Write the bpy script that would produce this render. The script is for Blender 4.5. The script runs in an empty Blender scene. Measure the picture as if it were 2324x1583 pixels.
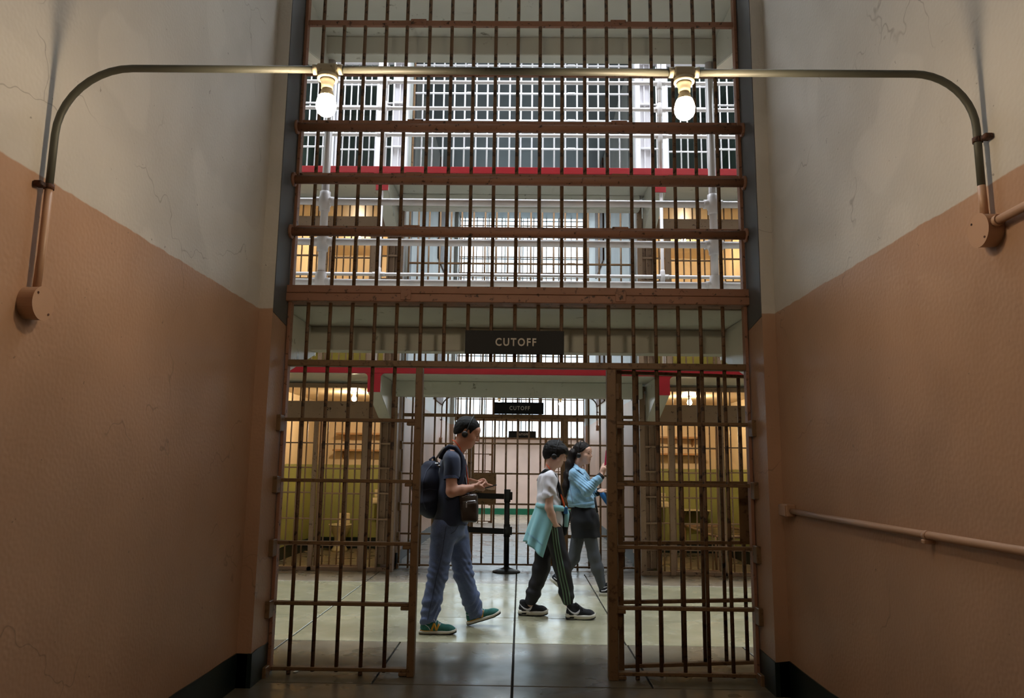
import bpy, bmesh, math, random
import numpy as np
from mathutils import Vector, Matrix
from mathutils.bvhtree import BVHTree
random.seed(7); np.random.seed(7)
sc = bpy.context.scene
C = sc.collection

# ------------------------------------------------------------------ camera
FPX, PITCH, YAW, ROLL, EYE = 1709.416, 0.154995, 0.013312, 0.012612, 1.3
_fw = np.array([-math.sin(YAW)*math.cos(PITCH), math.cos(YAW)*math.cos(PITCH), math.sin(PITCH)])
_r0 = np.array([math.cos(YAW), math.sin(YAW), 0.0])
_u0 = np.cross(_r0, _fw)
_r = _r0*math.cos(ROLL) + _u0*math.sin(ROLL)
_u = -_r0*math.sin(ROLL) + _u0*math.cos(ROLL)
cam = bpy.data.cameras.new('camera'); cam.sensor_width = 36.0; cam.lens = FPX/2324*36.0
cam.clip_start = 0.05; cam.clip_end = 200
camo = bpy.data.objects.new('camera', cam); C.objects.link(camo); sc.camera = camo
camo.matrix_world = Matrix(((_r[0], _u[0], -_fw[0], 0), (_r[1], _u[1], -_fw[1], 0), (_r[2], _u[2], -_fw[2], EYE), (0, 0, 0, 1)))
def at(px, py, Y):
    """world point at real depth Y that was measured at this place in the photograph"""
    d = _r*(px-1162)/FPX - _u*(py-791.5)/FPX + _fw
    t = Y/d[1]
    return np.array([0, 0, EYE]) + t*d

# ------------------------------------------------------------------ sky, light, exposure
SKY = 16.0
w = bpy.data.worlds.new('sky'); sc.world = w; w.use_nodes = True
bg = w.node_tree.nodes['Background']; bg.inputs[0].default_value = (0.86, 0.93, 1.0, 1); bg.inputs[1].default_value = SKY
def portal(name, loc, rot, sx, sy):
    l = bpy.data.lights.new(name, 'AREA'); l.shape = 'RECTANGLE'; l.size = sx; l.size_y = sy
    l.cycles.is_portal = True
    o = bpy.data.objects.new(name, l); C.objects.link(o); o.location = loc; o.rotation_euler = rot
    return o
portal('skylight_portal', (0, 7.35, 10.3), (0, 0, 0), 14.0, 1.9)                       # slot in the roof over the main hall
portal('window_portal', (0, 21.25, 5.55), (math.radians(90), 0, math.radians(180)), 5.2, 6.9)   # tall windows of the far outer wall
portal('added_rear_slot_portal', (0, 19.65, 10.3), (0, 0, 0), 14.0, 2.6)                        # slot added over the rear aisle to brighten the far hall
sc.view_settings.view_transform = 'Standard'; sc.view_settings.look = 'None'
sc.view_settings.gamma = 1.0; sc.view_settings.use_curve_mapping = False
sc.view_settings.exposure = 0.0
sc.cycles.use_denoising = True
sc.cycles.use_adaptive_sampling = True; sc.cycles.adaptive_threshold = 0.1; sc.cycles.adaptive_min_samples = 16
sc.cycles.max_bounces = 6; sc.cycles.diffuse_bounces = 3; sc.cycles.glossy_bounces = 2
sc.cycles.transparent_max_bounces = 12; sc.cycles.sample_clamp_indirect = 6.0
sc.cycles.caustics_reflective = False; sc.cycles.caustics_refractive = False
BULB = 270.0

# ------------------------------------------------------------------ helpers
def lin(r, g, b):
    f = lambda c: (c/255/12.92) if c/255 <= 0.04045 else ((c/255+0.055)/1.055)**2.4
    return (f(r), f(g), f(b), 1.0)

_mats = {}
def mat(name, rgb, rough=0.6, var=0.12, scale=6.0, rgb2=None, thr=0.62, soft=0.05, bump=0.05, bscale=40.0, metal=0.0, spec=0.5, sheen=0.0):
    """painted / worn surface: base colour, soft value variation, blotches of a second colour, fine relief"""
    if name in _mats: return _mats[name]
    m = bpy.data.materials.new(name); m.use_nodes = True; nt = m.node_tree; N = nt.nodes; L = nt.links
    b = N['Principled BSDF']; b.inputs['Roughness'].default_value = rough; b.inputs['Metallic'].default_value = metal
    b.inputs['Specular IOR Level'].default_value = spec
    if sheen: b.inputs['Sheen Weight'].default_value = sheen
    tc = N.new('ShaderNodeTexCoord')
    n1 = N.new('ShaderNodeTexNoise'); n1.inputs['Scale'].default_value = scale; n1.inputs['Detail'].default_value = 2
    L.new(tc.outputs['Object'], n1.inputs['Vector'])
    c = lin(*rgb)
    ramp = N.new('ShaderNodeMix'); ramp.data_type = 'RGBA'
    ramp.inputs['A'].default_value = tuple(v*(1-var) for v in c[:3]) + (1,)
    ramp.inputs['B'].default_value = tuple(min(1, v*(1+var)) for v in c[:3]) + (1,)
    L.new(n1.outputs['Fac'], ramp.inputs['Factor'])
    out = ramp.outputs['Result']
    if rgb2:
        n2 = N.new('ShaderNodeTexNoise'); n2.inputs['Scale'].default_value = scale*2.7; n2.inputs['Detail'].default_value = 3; n2.inputs['Roughness'].default_value = 0.65
        L.new(tc.outputs['Object'], n2.inputs['Vector'])
        mr = N.new('ShaderNodeMapRange'); mr.inputs['From Min'].default_value = thr-soft; mr.inputs['From Max'].default_value = thr+soft
        L.new(n2.outputs['Fac'], mr.inputs['Value'])
        mx = N.new('ShaderNodeMix'); mx.data_type = 'RGBA'; mx.inputs['B'].default_value = lin(*rgb2)
        L.new(mr.outputs['Result'], mx.inputs['Factor']); L.new(out, mx.inputs['A']); out = mx.outputs['Result']
    L.new(out, b.inputs['Base Color'])
    if bump >= 0.3:
        n3 = N.new('ShaderNodeTexNoise'); n3.inputs['Scale'].default_value = bscale; n3.inputs['Detail'].default_value = 1
        L.new(tc.outputs['Object'], n3.inputs['Vector'])
        bp = N.new('ShaderNodeBump'); bp.inputs['Strength'].default_value = bump; bp.inputs['Distance'].default_value = 0.02
        L.new(n3.outputs['Fac'], bp.inputs['Height']); L.new(bp.outputs['Normal'], b.inputs['Normal'])
    _mats[name] = m
    return m

def mat_two_tone(name, low, high, zsplit, rough=0.5, crack=0.0, period=None, patches=True):
    """wall paint in two coats with a hand-cut line between them at height zsplit"""
    m = bpy.data.materials.new(name); m.use_nodes = True; nt = m.node_tree; N = nt.nodes; L = nt.links
    b = N['Principled BSDF']; b.inputs['Roughness'].default_value = rough
    g = N.new('ShaderNodeNewGeometry'); sx = N.new('ShaderNodeSeparateXYZ'); L.new(g.outputs['Position'], sx.inputs[0])
    def noise(scale, detail=5, rough_=0.55, src=None):
        n = N.new('ShaderNodeTexNoise'); n.inputs['Scale'].default_value = scale; n.inputs['Detail'].default_value = detail; n.inputs['Roughness'].default_value = rough_
        L.new(src or g.outputs['Position'], n.inputs['Vector']); return n.outputs['Fac']
    def mth(op, a, bb, clamp=False):
        n = N.new('ShaderNodeMath'); n.operation = op; n.use_clamp = clamp
        for i, v in enumerate((a, bb)):
            if isinstance(v, (int, float)): n.inputs[i].default_value = v
            else: L.new(v, n.inputs[i])
        return n.outputs[0]
    def mix(f, A, B):
        n = N.new('ShaderNodeMix'); n.data_type = 'RGBA'
        if isinstance(f, (int, float)): n.inputs['Factor'].default_value = f
        else: L.new(f, n.inputs['Factor'])
        for k, v in (('A', A), ('B', B)):
            if isinstance(v, tuple): n.inputs[k].default_value = v
            else: L.new(v, n.inputs[k])
        return n.outputs['Result']
    def rng(v, a, bb):
        n = N.new('ShaderNodeMapRange'); n.inputs['From Min'].default_value = a; n.inputs['From Max'].default_value = bb
        L.new(v, n.inputs['Value']); return n.outputs['Result']
    z = sx.outputs['Z']
    if period: z = mth('FLOORED_MODULO', z, period)
    zz = mth('ADD', z, mth('MULTIPLY', mth('SUBTRACT', noise(9, 2), 0.5), 0.02))
    f = rng(zz, zsplit-0.003, zsplit+0.003)
    lo, hi = lin(*low), lin(*high)
    sc_ = lambda c, k: tuple(min(1, v*k) for v in c[:3]) + (1,)
    big = rng(noise(1.3, 3), 0.3, 0.7)
    cl = mix(big, sc_(lo, 0.86), sc_(lo, 1.08)); ch = mix(big, sc_(hi, 0.86), sc_(hi, 1.06))
    if patches:
        pt = rng(noise(2.1, 1, 0.3), 0.60, 0.63); ch = mix(mth('MULTIPLY', pt, 0.25), ch, sc_(hi, 1.22))
    col = mix(f, cl, ch)
    # chips and scuffs
    ch2 = rng(noise(26, 2, 0.7), 0.735, 0.75); col = mix(mth('MULTIPLY', ch2, 0.5), col, lin(84, 66, 52))
    hgt = noise(60, 0)
    if crack:
        v = N.new('ShaderNodeTexVoronoi'); v.feature = 'DISTANCE_TO_EDGE'; v.inputs['Scale'].default_value = 0.75
        wv = N.new('ShaderNodeVectorMath'); wv.operation = 'ADD'
        nz = N.new('ShaderNodeTexNoise'); nz.inputs['Scale'].default_value = 5; nz.inputs['Detail'].default_value = 2; L.new(g.outputs['Position'], nz.inputs['Vector'])
        sc2 = N.new('ShaderNodeVectorMath'); sc2.operation = 'SCALE'; sc2.inputs['Scale'].default_value = 0.35; L.new(nz.outputs['Color'], sc2.inputs[0])
        L.new(g.outputs['Position'], wv.inputs[0]); L.new(sc2.outputs[0], wv.inputs[1]); L.new(wv.outputs[0], v.inputs['Vector'])
        ln = mth('SUBTRACT', 1.0, rng(v.outputs['Distance'], 0.0, 0.004))
        ln = mth('MULTIPLY', ln, rng(noise(1.7, 2), 0.5, 0.56)); ln = mth('MULTIPLY', ln, crack)
        col = mix(ln, col, lin(92, 74, 58))
    L.new(col, b.inputs['Base Color'])
    if crack:
        bp = N.new('ShaderNodeBump'); bp.inputs['Strength'].default_value = 0.12; bp.inputs['Distance'].default_value = 0.01
        L.new(hgt, bp.inputs['Height']); L.new(bp.outputs['Normal'], b.inputs['Normal'])
    return m

def emit(name, rgb, strength):
    m = bpy.data.materials.new(name); m.use_nodes = True; N = m.node_tree.nodes; N.clear()
    e = N.new('ShaderNodeEmission'); e.inputs[0].default_value = rgb + (1,); e.inputs[1].default_value = strength
    o = N.new('ShaderNodeOutputMaterial'); m.node_tree.links.new(e.outputs[0], o.inputs[0]); return m

def mat_glass(name, tint, haze):
    m = bpy.data.materials.new(name); m.use_nodes = True; nt = m.node_tree; N = nt.nodes; L = nt.links; N.clear()
    t = N.new('ShaderNodeBsdfTransparent'); t.inputs[0].default_value = tint
    tl = N.new('ShaderNodeBsdfTranslucent'); tl.inputs[0].default_value = (0.75, 0.8, 0.8, 1)
    gl = N.new('ShaderNodeBsdfGlossy'); gl.inputs['Roughness'].default_value = 0.05
    m1 = N.new('ShaderNodeMixShader'); m1.inputs[0].default_value = haze
    m2 = N.new('ShaderNodeMixShader'); m2.inputs[0].default_value = 0.05
    o = N.new('ShaderNodeOutputMaterial')
    L.new(t.outputs[0], m1.inputs[1]); L.new(tl.outputs[0], m1.inputs[2]); L.new(m1.outputs[0], m2.inputs[1]); L.new(gl.outputs[0], m2.inputs[2]); L.new(m2.outputs[0], o.inputs[0])
    return m

def tag(o, label=None, cat=None, group=None, kind=None):
    if label: o['label'] = label
    if cat: o['category'] = cat
    if group: o['group'] = group
    if kind: o['kind'] = kind
    return o
_W = {}
def empty(name, loc=(0, 0, 0), label=None, cat=None, group=None, parent=None):
    o = bpy.data.objects.new(name, None); C.objects.link(o); o.location = loc; o.empty_display_size = 0.1
    _W[o.name] = Vector(loc)
    if parent is not None: o.parent = parent; o.matrix_parent_inverse = Matrix.Translation(-_W[parent.name])
    return tag(o, label, cat, group)
def link(name, me, m=None, parent=None, loc=(0, 0, 0), rot=None):
    """every mesh and every location is given in world coordinates, whatever the parent"""
    o = bpy.data.objects.new(name, me); C.objects.link(o)
    if m is not None and len(me.materials) == 0: me.materials.append(m)
    loc = loc or (0, 0, 0)
    if parent is not None:
        o.parent = parent; o.matrix_parent_inverse = Matrix.Translation(-_W[parent.name])
    o.location = loc; _W[o.name] = Vector(loc)
    if rot is not None: o.rotation_euler = rot
    return o
def copy_thing(root, delta, label=None, group=None):
    """copy a thing with its parts and sub-parts, moved by delta"""
    def rec(o, parent):
        c = o.copy(); C.objects.link(c); _W[c.name] = _W[o.name].copy()
        if parent is not None: c.parent = parent; c.matrix_parent_inverse = o.matrix_parent_inverse.copy()
        for ch in o.children: rec(ch, c)
        return c
    kids = rec(root, None); kids.location = Vector(root.location) + Vector(delta); _W[kids.name] = Vector(kids.location)
    if label: kids['label'] = label
    if group: kids['group'] = group
    return kids

class MB:
    def __init__(s): s.bm = bmesh.new()
    def box(s, x0, x1, y0, y1, z0, z1, bev=0.0, seg=1):
        t = bmesh.new()
        vs = [t.verts.new(p) for p in ((x0,y0,z0),(x1,y0,z0),(x1,y1,z0),(x0,y1,z0),(x0,y0,z1),(x1,y0,z1),(x1,y1,z1),(x0,y1,z1))]
        for f in ((3,2,1,0),(4,5,6,7),(0,1,5,4),(1,2,6,5),(2,3,7,6),(3,0,4,7)): t.faces.new([vs[i] for i in f])
        if bev: bmesh.ops.bevel(t, geom=list(t.edges), offset=bev, segments=seg, affect='EDGES', profile=0.5)
        s._merge(t); return s
    def _merge(s, t):
        me = bpy.data.meshes.new('_t'); t.to_mesh(me); t.free(); s.bm.from_mesh(me); bpy.data.meshes.remove(me)
    def tube(s, path, r, n=10, cap=True, radii=None):
        P = [Vector(p) for p in path]; rings = []
        up = None
        for i, p in enumerate(P):
            d = (P[min(i+1, len(P)-1)] - P[max(i-1, 0)]).normalized()
            if up is None:
                a = Vector((0,0,1)) if abs(d.z) < 0.9 else Vector((1,0,0))
                up = (a - d*a.dot(d)).normalized()
            else:
                up = (up - d*up.dot(d)).normalized()
            v = d.cross(up); rr = radii[i] if radii else r
            rings.append([s.bm.verts.new(p + (up*math.cos(2*math.pi*k/n) + v*math.sin(2*math.pi*k/n))*rr) for k in range(n)])
        for a, b in zip(rings, rings[1:]):
            for k in range(n):
                f = s.bm.faces.new((a[k], a[(k+1)%n], b[(k+1)%n], b[k])); f.smooth = True
        if cap:
            s.bm.faces.new(rings[0][::-1]); s.bm.faces.new(rings[-1])
        return s
    def lathe(s, prof, n=24, M=None, smooth=True):
        """profile of (radius, height) turned about z, placed by matrix M"""
        M = M or Matrix(); rings = []
        for r, h in prof:
            if r < 1e-5: rings.append([s.bm.verts.new(M @ Vector((0, 0, h)))])
            else: rings.append([s.bm.verts.new(M @ Vector((r*math.cos(2*math.pi*k/n), r*math.sin(2*math.pi*k/n), h))) for k in range(n)])
        for a, b in zip(rings, rings[1:]):
            for k in range(n):
                if len(a) == 1 and len(b) == 1: continue
                if len(a) == 1: f = s.bm.faces.new((a[0], b[k], b[(k+1)%n]))
                elif len(b) == 1: f = s.bm.faces.new((a[(k+1)%n], a[k], b[0]))
                else: f = s.bm.faces.new((a[(k+1)%n], a[k], b[k], b[(k+1)%n]))
                f.smooth = smooth
        return s
    def prism(s, poly, axis, a0, a1, bev=0.0):
        """polygon in the two other axes (in xyz order) extruded along axis"""
        t = bmesh.new(); mk = {0: lambda p, q, a: (a, p, q), 1: lambda p, q, a: (p, a, q), 2: lambda p, q, a: (p, q, a)}[axis]
        A = [t.verts.new(mk(p, q, a0)) for p, q in poly]; B = [t.verts.new(mk(p, q, a1)) for p, q in poly]
        t.faces.new(A); t.faces.new(B[::-1]); n = len(poly)
        for i in range(n): t.faces.new((A[i], B[i], B[(i+1)%n], A[(i+1)%n]))
        bmesh.ops.recalc_face_normals(t, faces=list(t.faces))
        if bev: bmesh.ops.bevel(t, geom=list(t.edges), offset=bev, segments=2, affect='EDGES')
        s._merge(t); return s
    def mesh(s, name='m'):
        bmesh.ops.recalc_face_normals(s.bm, faces=list(s.bm.faces))
        me = bpy.data.meshes.new(name); s.bm.to_mesh(me); s.bm.free(); return me
    def obj(s, name, m, parent=None, loc=None):
        return link(name, s.mesh(name), m, parent, loc)

def struct(name, m, mb, parent=None):
    o = mb.obj(name, m, parent)
    if parent is None: o['kind'] = 'structure'
    return o
_cyl = {}
def bar_mesh(r, L, n=10, m=None):
    """upright round bar of length L standing on its origin, shared between alike bars"""
    k = (round(r, 4), round(L, 4), n, m.name)
    if k not in _cyl:
        mb = MB(); mb.tube([(0, 0, 0), (0, 0, L)], r, n); me = mb.mesh('bar'); me.materials.append(m); _cyl[k] = me
    return _cyl[k]
def text_mesh(body, size, depth, bold=0.0, spacing=1.0):
    cu = bpy.data.curves.new('lettering', 'FONT'); cu.body = body; cu.size = size; cu.extrude = depth; cu.align_x = 'CENTER'; cu.align_y = 'CENTER'
    cu.offset = bold; cu.space_character = spacing; cu.resolution_u = 3
    o = bpy.data.objects.new('lettering', cu); C.objects.link(o)
    dg = bpy.context.evaluated_depsgraph_get(); me = bpy.data.meshes.new_from_object(o.evaluated_get(dg))
    bpy.data.objects.remove(o); me.transform(Matrix.Rotation(math.radians(90), 4, 'X'))
    return me

# ------------------------------------------------------------------ materials
PEACH, CREAM = (181, 143, 115), (204, 197, 187)
M_wall = mat_two_tone('wall_paint', PEACH, CREAM, 2.27, 0.42, crack=0.45)
M_far = mat_two_tone('far_wall_paint', (214, 186, 168), (206, 208, 204), 2.27, 0.5)
M_outer = mat_two_tone('outer_wall_paint', (230, 208, 198), (214, 196, 178), 30.0, 0.5, patches=False)
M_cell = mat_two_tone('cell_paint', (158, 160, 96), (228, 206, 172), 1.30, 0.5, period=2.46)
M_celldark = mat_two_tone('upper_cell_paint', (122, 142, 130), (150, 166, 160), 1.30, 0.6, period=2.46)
M_base = mat('baseboard_paint', (22, 34, 30), 0.35, 0.2, 5, bump=0.08)
M_green = mat('green_baseboard', (18, 104, 76), 0.4, 0.1, 5)
M_grey = mat('grey_reveal_paint', (84, 84, 84), 0.55, 0.12, 4, bump=0.1)
M_soffit = mat('gallery_paint', (214, 214, 204), 0.38, 0.10, 3.0, (120, 116, 98), 0.70, 0.05, 0.10, 18)
M_red = mat('red_lip_paint', (160, 24, 34), 0.35, 0.12, 8, (120, 110, 108), 0.72, 0.05, 0.1, 30)
M_post = mat('gate_post_paint', (122, 94, 64), 0.5, 0.14, 9, (84, 60, 38), 0.62, 0.06)
M_gate = mat('gate_paint', (152, 108, 84), 0.5, 0.14, 9, (60, 40, 26), 0.64, 0.05, 0.15, 70)
M_bar = mat('bar_rusty_paint', (112, 84, 58), 0.5, 0.16, 7, (48, 31, 20), 0.58, 0.05, 0.15, 80)
M_gate2 = mat('far_gate_paint', (138, 104, 70), 0.5, 0.14, 9, (70, 44, 26), 0.64, 0.05, 0.12, 60)
M_cellbar = mat('cell_bar_paint', (160, 132, 108), 0.5, 0.12, 8, (84, 60, 46), 0.66, 0.05, 0.1, 60)
M_white = mat('white_bar_paint', (236, 232, 236), 0.35, 0.05, 8, (150, 120, 100), 0.74, 0.05, 0.06, 60)
M_pipe = mat('white_rail_paint', (222, 214, 214), 0.3, 0.05, 5, (150, 120, 100), 0.76, 0.05, 0.05, 60)
M_conduit = mat('conduit_metal', (90, 90, 80), 0.55, 0.12, 6, (70, 60, 44), 0.70, 0.05, 0.05, 60, metal=0.1)
M_cpaint = mat('conduit_paint', PEACH, 0.45, 0.08, 6, bump=0.04)
M_rust = mat('rusty_clip', (84, 48, 28), 0.7, 0.25, 20, (50, 28, 18), 0.55, 0.05, 0.3, 80)
M_fit = mat('lamp_fitting_paint', (206, 196, 168), 0.4, 0.08, 8, (140, 120, 90), 0.7, 0.05, 0.05, 60)
M_sign = mat('sign_black', (10, 10, 10), 0.5, 0.1, 4, bump=0.02, spec=0.3)
M_let = mat('sign_lettering', (206, 198, 184), 0.6, 0.02, 5, bump=0)
M_dark = mat('dark_gap', (16, 15, 14), 0.9, 0.2, 9)
M_brownp = mat('brown_boards', (104, 70, 50), 0.6, 0.2, 3, (70, 44, 30), 0.6, 0.05, 0.1, 30)
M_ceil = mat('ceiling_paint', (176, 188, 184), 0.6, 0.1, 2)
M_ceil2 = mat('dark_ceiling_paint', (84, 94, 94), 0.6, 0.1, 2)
M_black = mat('black_plastic', (20, 20, 21), 0.4, 0.1, 20, bump=0.02)
M_blackmetal = mat('black_powder_coat', (17, 17, 18), 0.38, 0.1, 20, bump=0.03)
M_belt = mat('black_webbing', (14, 14, 15), 0.8, 0.15, 60, bump=0.2, bscale=300)
M_porc = mat('old_porcelain', (222, 208, 172), 0.25, 0.06, 6, (150, 120, 70), 0.72)
M_shelf = mat('shelf_paint', (170, 128, 84), 0.5, 0.1, 6, (110, 80, 50), 0.66)
M_chrome = mat('steel', (180, 180, 182), 0.25, 0.05, 10, metal=1.0, bump=0)
M_mull = mat('window_steel', (46, 50, 50), 0.5, 0.1, 8)
M_pane = mat_glass('old_window_glass', (0.48, 0.52, 0.54, 1), 0.15)
M_bulb = emit('lamp_glow', (1.0, 0.79, 0.54), BULB)
M_cellbulb = emit('cell_lamp_glow', (1.0, 0.80, 0.52), 760.0)
M_farbulb = emit('far_lamp_glow', (1.0, 0.70, 0.38), 120.0)
M_paper = mat('paper', (226, 222, 210), 0.7, 0.04, 20)

def mat_floor(name, rgb, rgb2, rough):
    m = mat(name, rgb, rough, 0.14, 1.6, rgb2, 0.55, 0.16, 0.03, 30)
    nt = m.node_tree; N = nt.nodes; L = nt.links; b = N['Principled BSDF']
    g = N.new('ShaderNodeTexCoord'); n = N.new('ShaderNodeTexNoise'); n.inputs['Scale'].default_value = 2.6; n.inputs['Detail'].default_value = 3
    L.new(g.outputs['Object'], n.inputs['Vector']); mr = N.new('ShaderNodeMapRange'); mr.inputs['From Min'].default_value = 0.3; mr.inputs['From Max'].default_value = 0.7
    mr.inputs['To Min'].default_value = rough*0.7; mr.inputs['To Max'].default_value = rough*1.5
    L.new(n.outputs['Fac'], mr.inputs['Value']); L.new(mr.outputs['Result'], b.inputs['Roughness'])
    return m
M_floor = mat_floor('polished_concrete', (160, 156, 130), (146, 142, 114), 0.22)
M_floor2 = mat_floor('shade_toned_concrete', (138, 126, 108), (112, 102, 88), 0.3)  # darker concrete, with shade beside the skylit band put into the colour
M_floor3 = mat_floor('dark_shade_toned_concrete', (112, 104, 88), (92, 84, 70), 0.3)  # darkest concrete; shade on the near side of the hall deepens its colour
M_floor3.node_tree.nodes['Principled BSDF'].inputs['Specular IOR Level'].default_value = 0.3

# ================================================================== the building
XC = -0.037                      # middle of the passage
WL, WR = -1.665, 1.585           # passage walls
OL, OR = -1.578, 1.503           # clear opening between the pilasters
G1, G2, G3 = 4.96, 10.0, 18.0    # the three barred gates
TIER = 2.46
ZTOP = 7.42                      # top of the cell blocks

# ---- floor: slabs with open joints between them
fl = struct('floor', M_dark, MB().box(-8.2, 8.2, -3.4, 21.4, -0.12, -0.012))
def slab(x0, x1, y0, y1, m=M_floor):
    g = 0.006
    o = MB().box(x0+g, x1-g, y0+g, y1-g, -0.06, 0.0, 0.003).obj('floor_slab', m, fl)
xs_near = [-1.70, -0.037, 1.62]
for a, b in zip(xs_near, xs_near[1:]):
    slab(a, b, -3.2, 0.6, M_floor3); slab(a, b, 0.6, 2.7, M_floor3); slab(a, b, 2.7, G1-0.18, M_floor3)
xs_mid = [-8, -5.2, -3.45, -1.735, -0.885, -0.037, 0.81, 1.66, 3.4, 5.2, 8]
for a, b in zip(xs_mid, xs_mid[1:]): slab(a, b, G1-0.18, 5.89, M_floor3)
xs_hall = [-8, -5.2, -3.45, -1.735, -0.037, 0.80, 3.4, 5.2, 8]
for a, b in zip(xs_hall, xs_hall[1:]):
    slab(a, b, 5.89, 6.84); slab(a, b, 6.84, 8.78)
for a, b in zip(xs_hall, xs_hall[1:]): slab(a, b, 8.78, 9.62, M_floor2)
for a, b in zip(xs_near, xs_near[1:]):
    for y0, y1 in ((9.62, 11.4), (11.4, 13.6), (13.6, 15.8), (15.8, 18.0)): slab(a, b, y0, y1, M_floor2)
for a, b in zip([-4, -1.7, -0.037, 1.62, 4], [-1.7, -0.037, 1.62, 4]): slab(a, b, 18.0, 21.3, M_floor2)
for s in (-1, 1):
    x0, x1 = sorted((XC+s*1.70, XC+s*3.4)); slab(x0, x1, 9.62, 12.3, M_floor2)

# ---- near block: the passage we stand in
def passage(y_end, y_start, sgn, tone, tag_):
    """two passage walls from y_start to the gate end y_end, with the pilasters that carry the gate (sgn: side the gate lies on)"""
    yf = y_end - sgn*0.31; yb = y_end + sgn*0.09
    out = []
    for side, xw, xo, xfar in (('left', WL, OL, -8.0), ('right', WR, OR, 8.0)):
        mb = MB()
        a, b = sorted((xw, xfar if tag_ == 'near' else xw + (-0.13 if side == 'left' else 0.13)))
        y0, y1 = sorted((y_start, yf)); mb.box(a, b, y0, y1, 0, ZTOP)
        a, b = sorted((xo, xfar if tag_ == 'near' else xw + (-0.13 if side == 'left' else 0.13)))
        y0, y1 = sorted((yf, yb)); mb.box(a, b, y0, y1, 0, ZTOP)
        out.append(struct('wall_%s_%s' % (tag_, side), tone, mb))
        # painted skirting band, ragged along its top
        n = 40; d = 0.007 if side == 'left' else -0.007
        pts = []
        y0, y1 = (y_start, yf)
        ys = [y0 + (y1-y0)*i/n for i in range(n+1)]
        path = [(xw+d, y) for y in ys] + [(xo+d, yf-sgn*0.007)] + [(xo+d, yf + (yb-yf)*t) for t in (0.2, 0.4, 0.6, 0.8, 1.0)]
        path[n] = (xw+d, yf-sgn*0.007)
        bm = bmesh.new(); rows = []
        for i, (x, y) in enumerate(path):
            h = 0.195 + random.uniform(-0.006, 0.006)
            ox = xw if i <= n else xo
            rows.append([bm.verts.new(p) for p in ((x, y, 0), (x, y, h), (ox - (0.02 if side == 'left' else -0.02), y, h), (ox - (0.02 if side == 'left' else -0.02), y, 0))])
        for r0, r1 in zip(rows, rows[1:]):
            for k in range(4): bm.faces.new((r0[k], r0[(k+1)%4], r1[(k+1)%4], r1[k]))
        bm.faces.new(rows[0]); bm.faces.new(rows[-1][::-1])
        bmesh.ops.recalc_face_normals(bm, faces=list(bm.faces))
        me = bpy.data.meshes.new('baseboard'); bm.to_mesh(me); bm.free()
        o = link('baseboard_%s_%s' % (tag_, side), me, M_base if tag_ == 'near' else M_blue); o['kind'] = 'structure'
        # grey coat on the reveal, above the colour line
        if tag_ != 'far_end':
            x = xo; e = 0.004 if side == 'left' else -0.004
            ya, yb2 = sorted((yf + sgn*0.006, y_end - sgn*0.03))
            aa, bb = sorted((x-e, x+e))
            t = struct('trim_%s_%s' % (tag_, side), M_grey, MB().prism([(ya, 2.25), (yb2, 2.21), (yb2, ZTOP), (ya, ZTOP)], 0, aa, bb))
    return out
M_blue = mat('blue_grey_skirting', (92, 108, 116), 0.5, 0.2, 4)
passage(G1, -3.2, 1, M_wall, 'near')
passage(G2, 14.0, -1, M_far, 'far_front')
passage(G3, 14.0, 1, M_far, 'far_end')
struct('wall_behind', M_wall, MB().box(-8.2, 8.2, -3.4, -3.2, 0, 10.3))
struct('ceiling_near_block', M_ceil, MB().box(-8.2, WL, -3.4, G1+0.09, ZTOP, ZTOP+0.05).box(WR, 8.2, -3.4, G1+0.09, ZTOP, ZTOP+0.05).box(WL, WR, -3.4, 1.2, ZTOP, ZTOP+0.05))
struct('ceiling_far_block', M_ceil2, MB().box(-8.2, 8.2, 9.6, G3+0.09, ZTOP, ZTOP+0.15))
struct('wall_hall_left', M_far, MB().box(-8.2, -8.0, -3.4, 21.4, 0, 10.3))
struct('wall_hall_right', M_far, MB().box(8.0, 8.2, -3.4, 21.4, 0, 10.3))
# roof with the skylight slot over the main hall; rear slot added for light
struct('ceiling_roof', M_ceil, MB().box(-8.2, 8.2, -3.4, 6.4, 10.2, 10.4).box(-8.2, 8.2, 8.3, 18.35, 10.2, 10.4).box(-8.2, 8.2, 20.95, 21.6, 10.2, 10.4).box(-8.2, -7.0, 18.35, 20.95, 10.2, 10.4).box(7.0, 8.2, 18.35, 20.95, 10.2, 10.4).box(-8.2, -7.0, 6.4, 8.3, 10.2, 10.4).box(7.0, 8.2, 6.4, 8.3, 10.2, 10.4))
# boarded service openings half way along the far passage
for s, x in ((-1, WL), (1, WR)):
    for z0, z1 in ((2.55, 4.75), (5.3, 7.4)):
        nb = 6
        for i in range(nb):
            ya = 14.25 + i*1.5/nb
            o = MB().box(min(x, x-s*0.03), max(x, x-s*0.03), ya+0.004, ya+1.5/nb-0.004, z0, z1, 0.003).obj('trim_board', M_brownp); o['kind'] = 'structure'

# ---- outer wall with the tall windows, far behind the third gate
WX0, WX1, WZ0, WZ1 = -2.6, 2.6, 2.12, 9.0
mb = MB()
mb.box(-8.2, 8.2, 21.2, 21.4, 0, WZ0); mb.box(-8.2, 8.2, 21.2, 21.4, WZ1, 10.2)
mb.box(-8.2, WX0, 21.2, 21.4, WZ0, WZ1); mb.box(WX1, 8.2, 21.2, 21.4, WZ0, WZ1)
struct('wall_outer', M_outer, mb)
struct('baseboard_outer', M_green, MB().box(-8, 8, 21.18, 21.2, 0, 0.165, 0.003))
struct('trim_window_sill', M_soffit, MB().box(WX0-0.05, WX1+0.05, 21.12, 21.2, WZ0-0.06, WZ0, 0.005))
win = empty('window_1', ((WX0+WX1)/2, 21.3, WZ0)); win['kind'] = 'structure'
nx, nz = 10, 12
pw, ph = (WX1-WX0)/nx, (WZ1-WZ0)/nz
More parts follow.
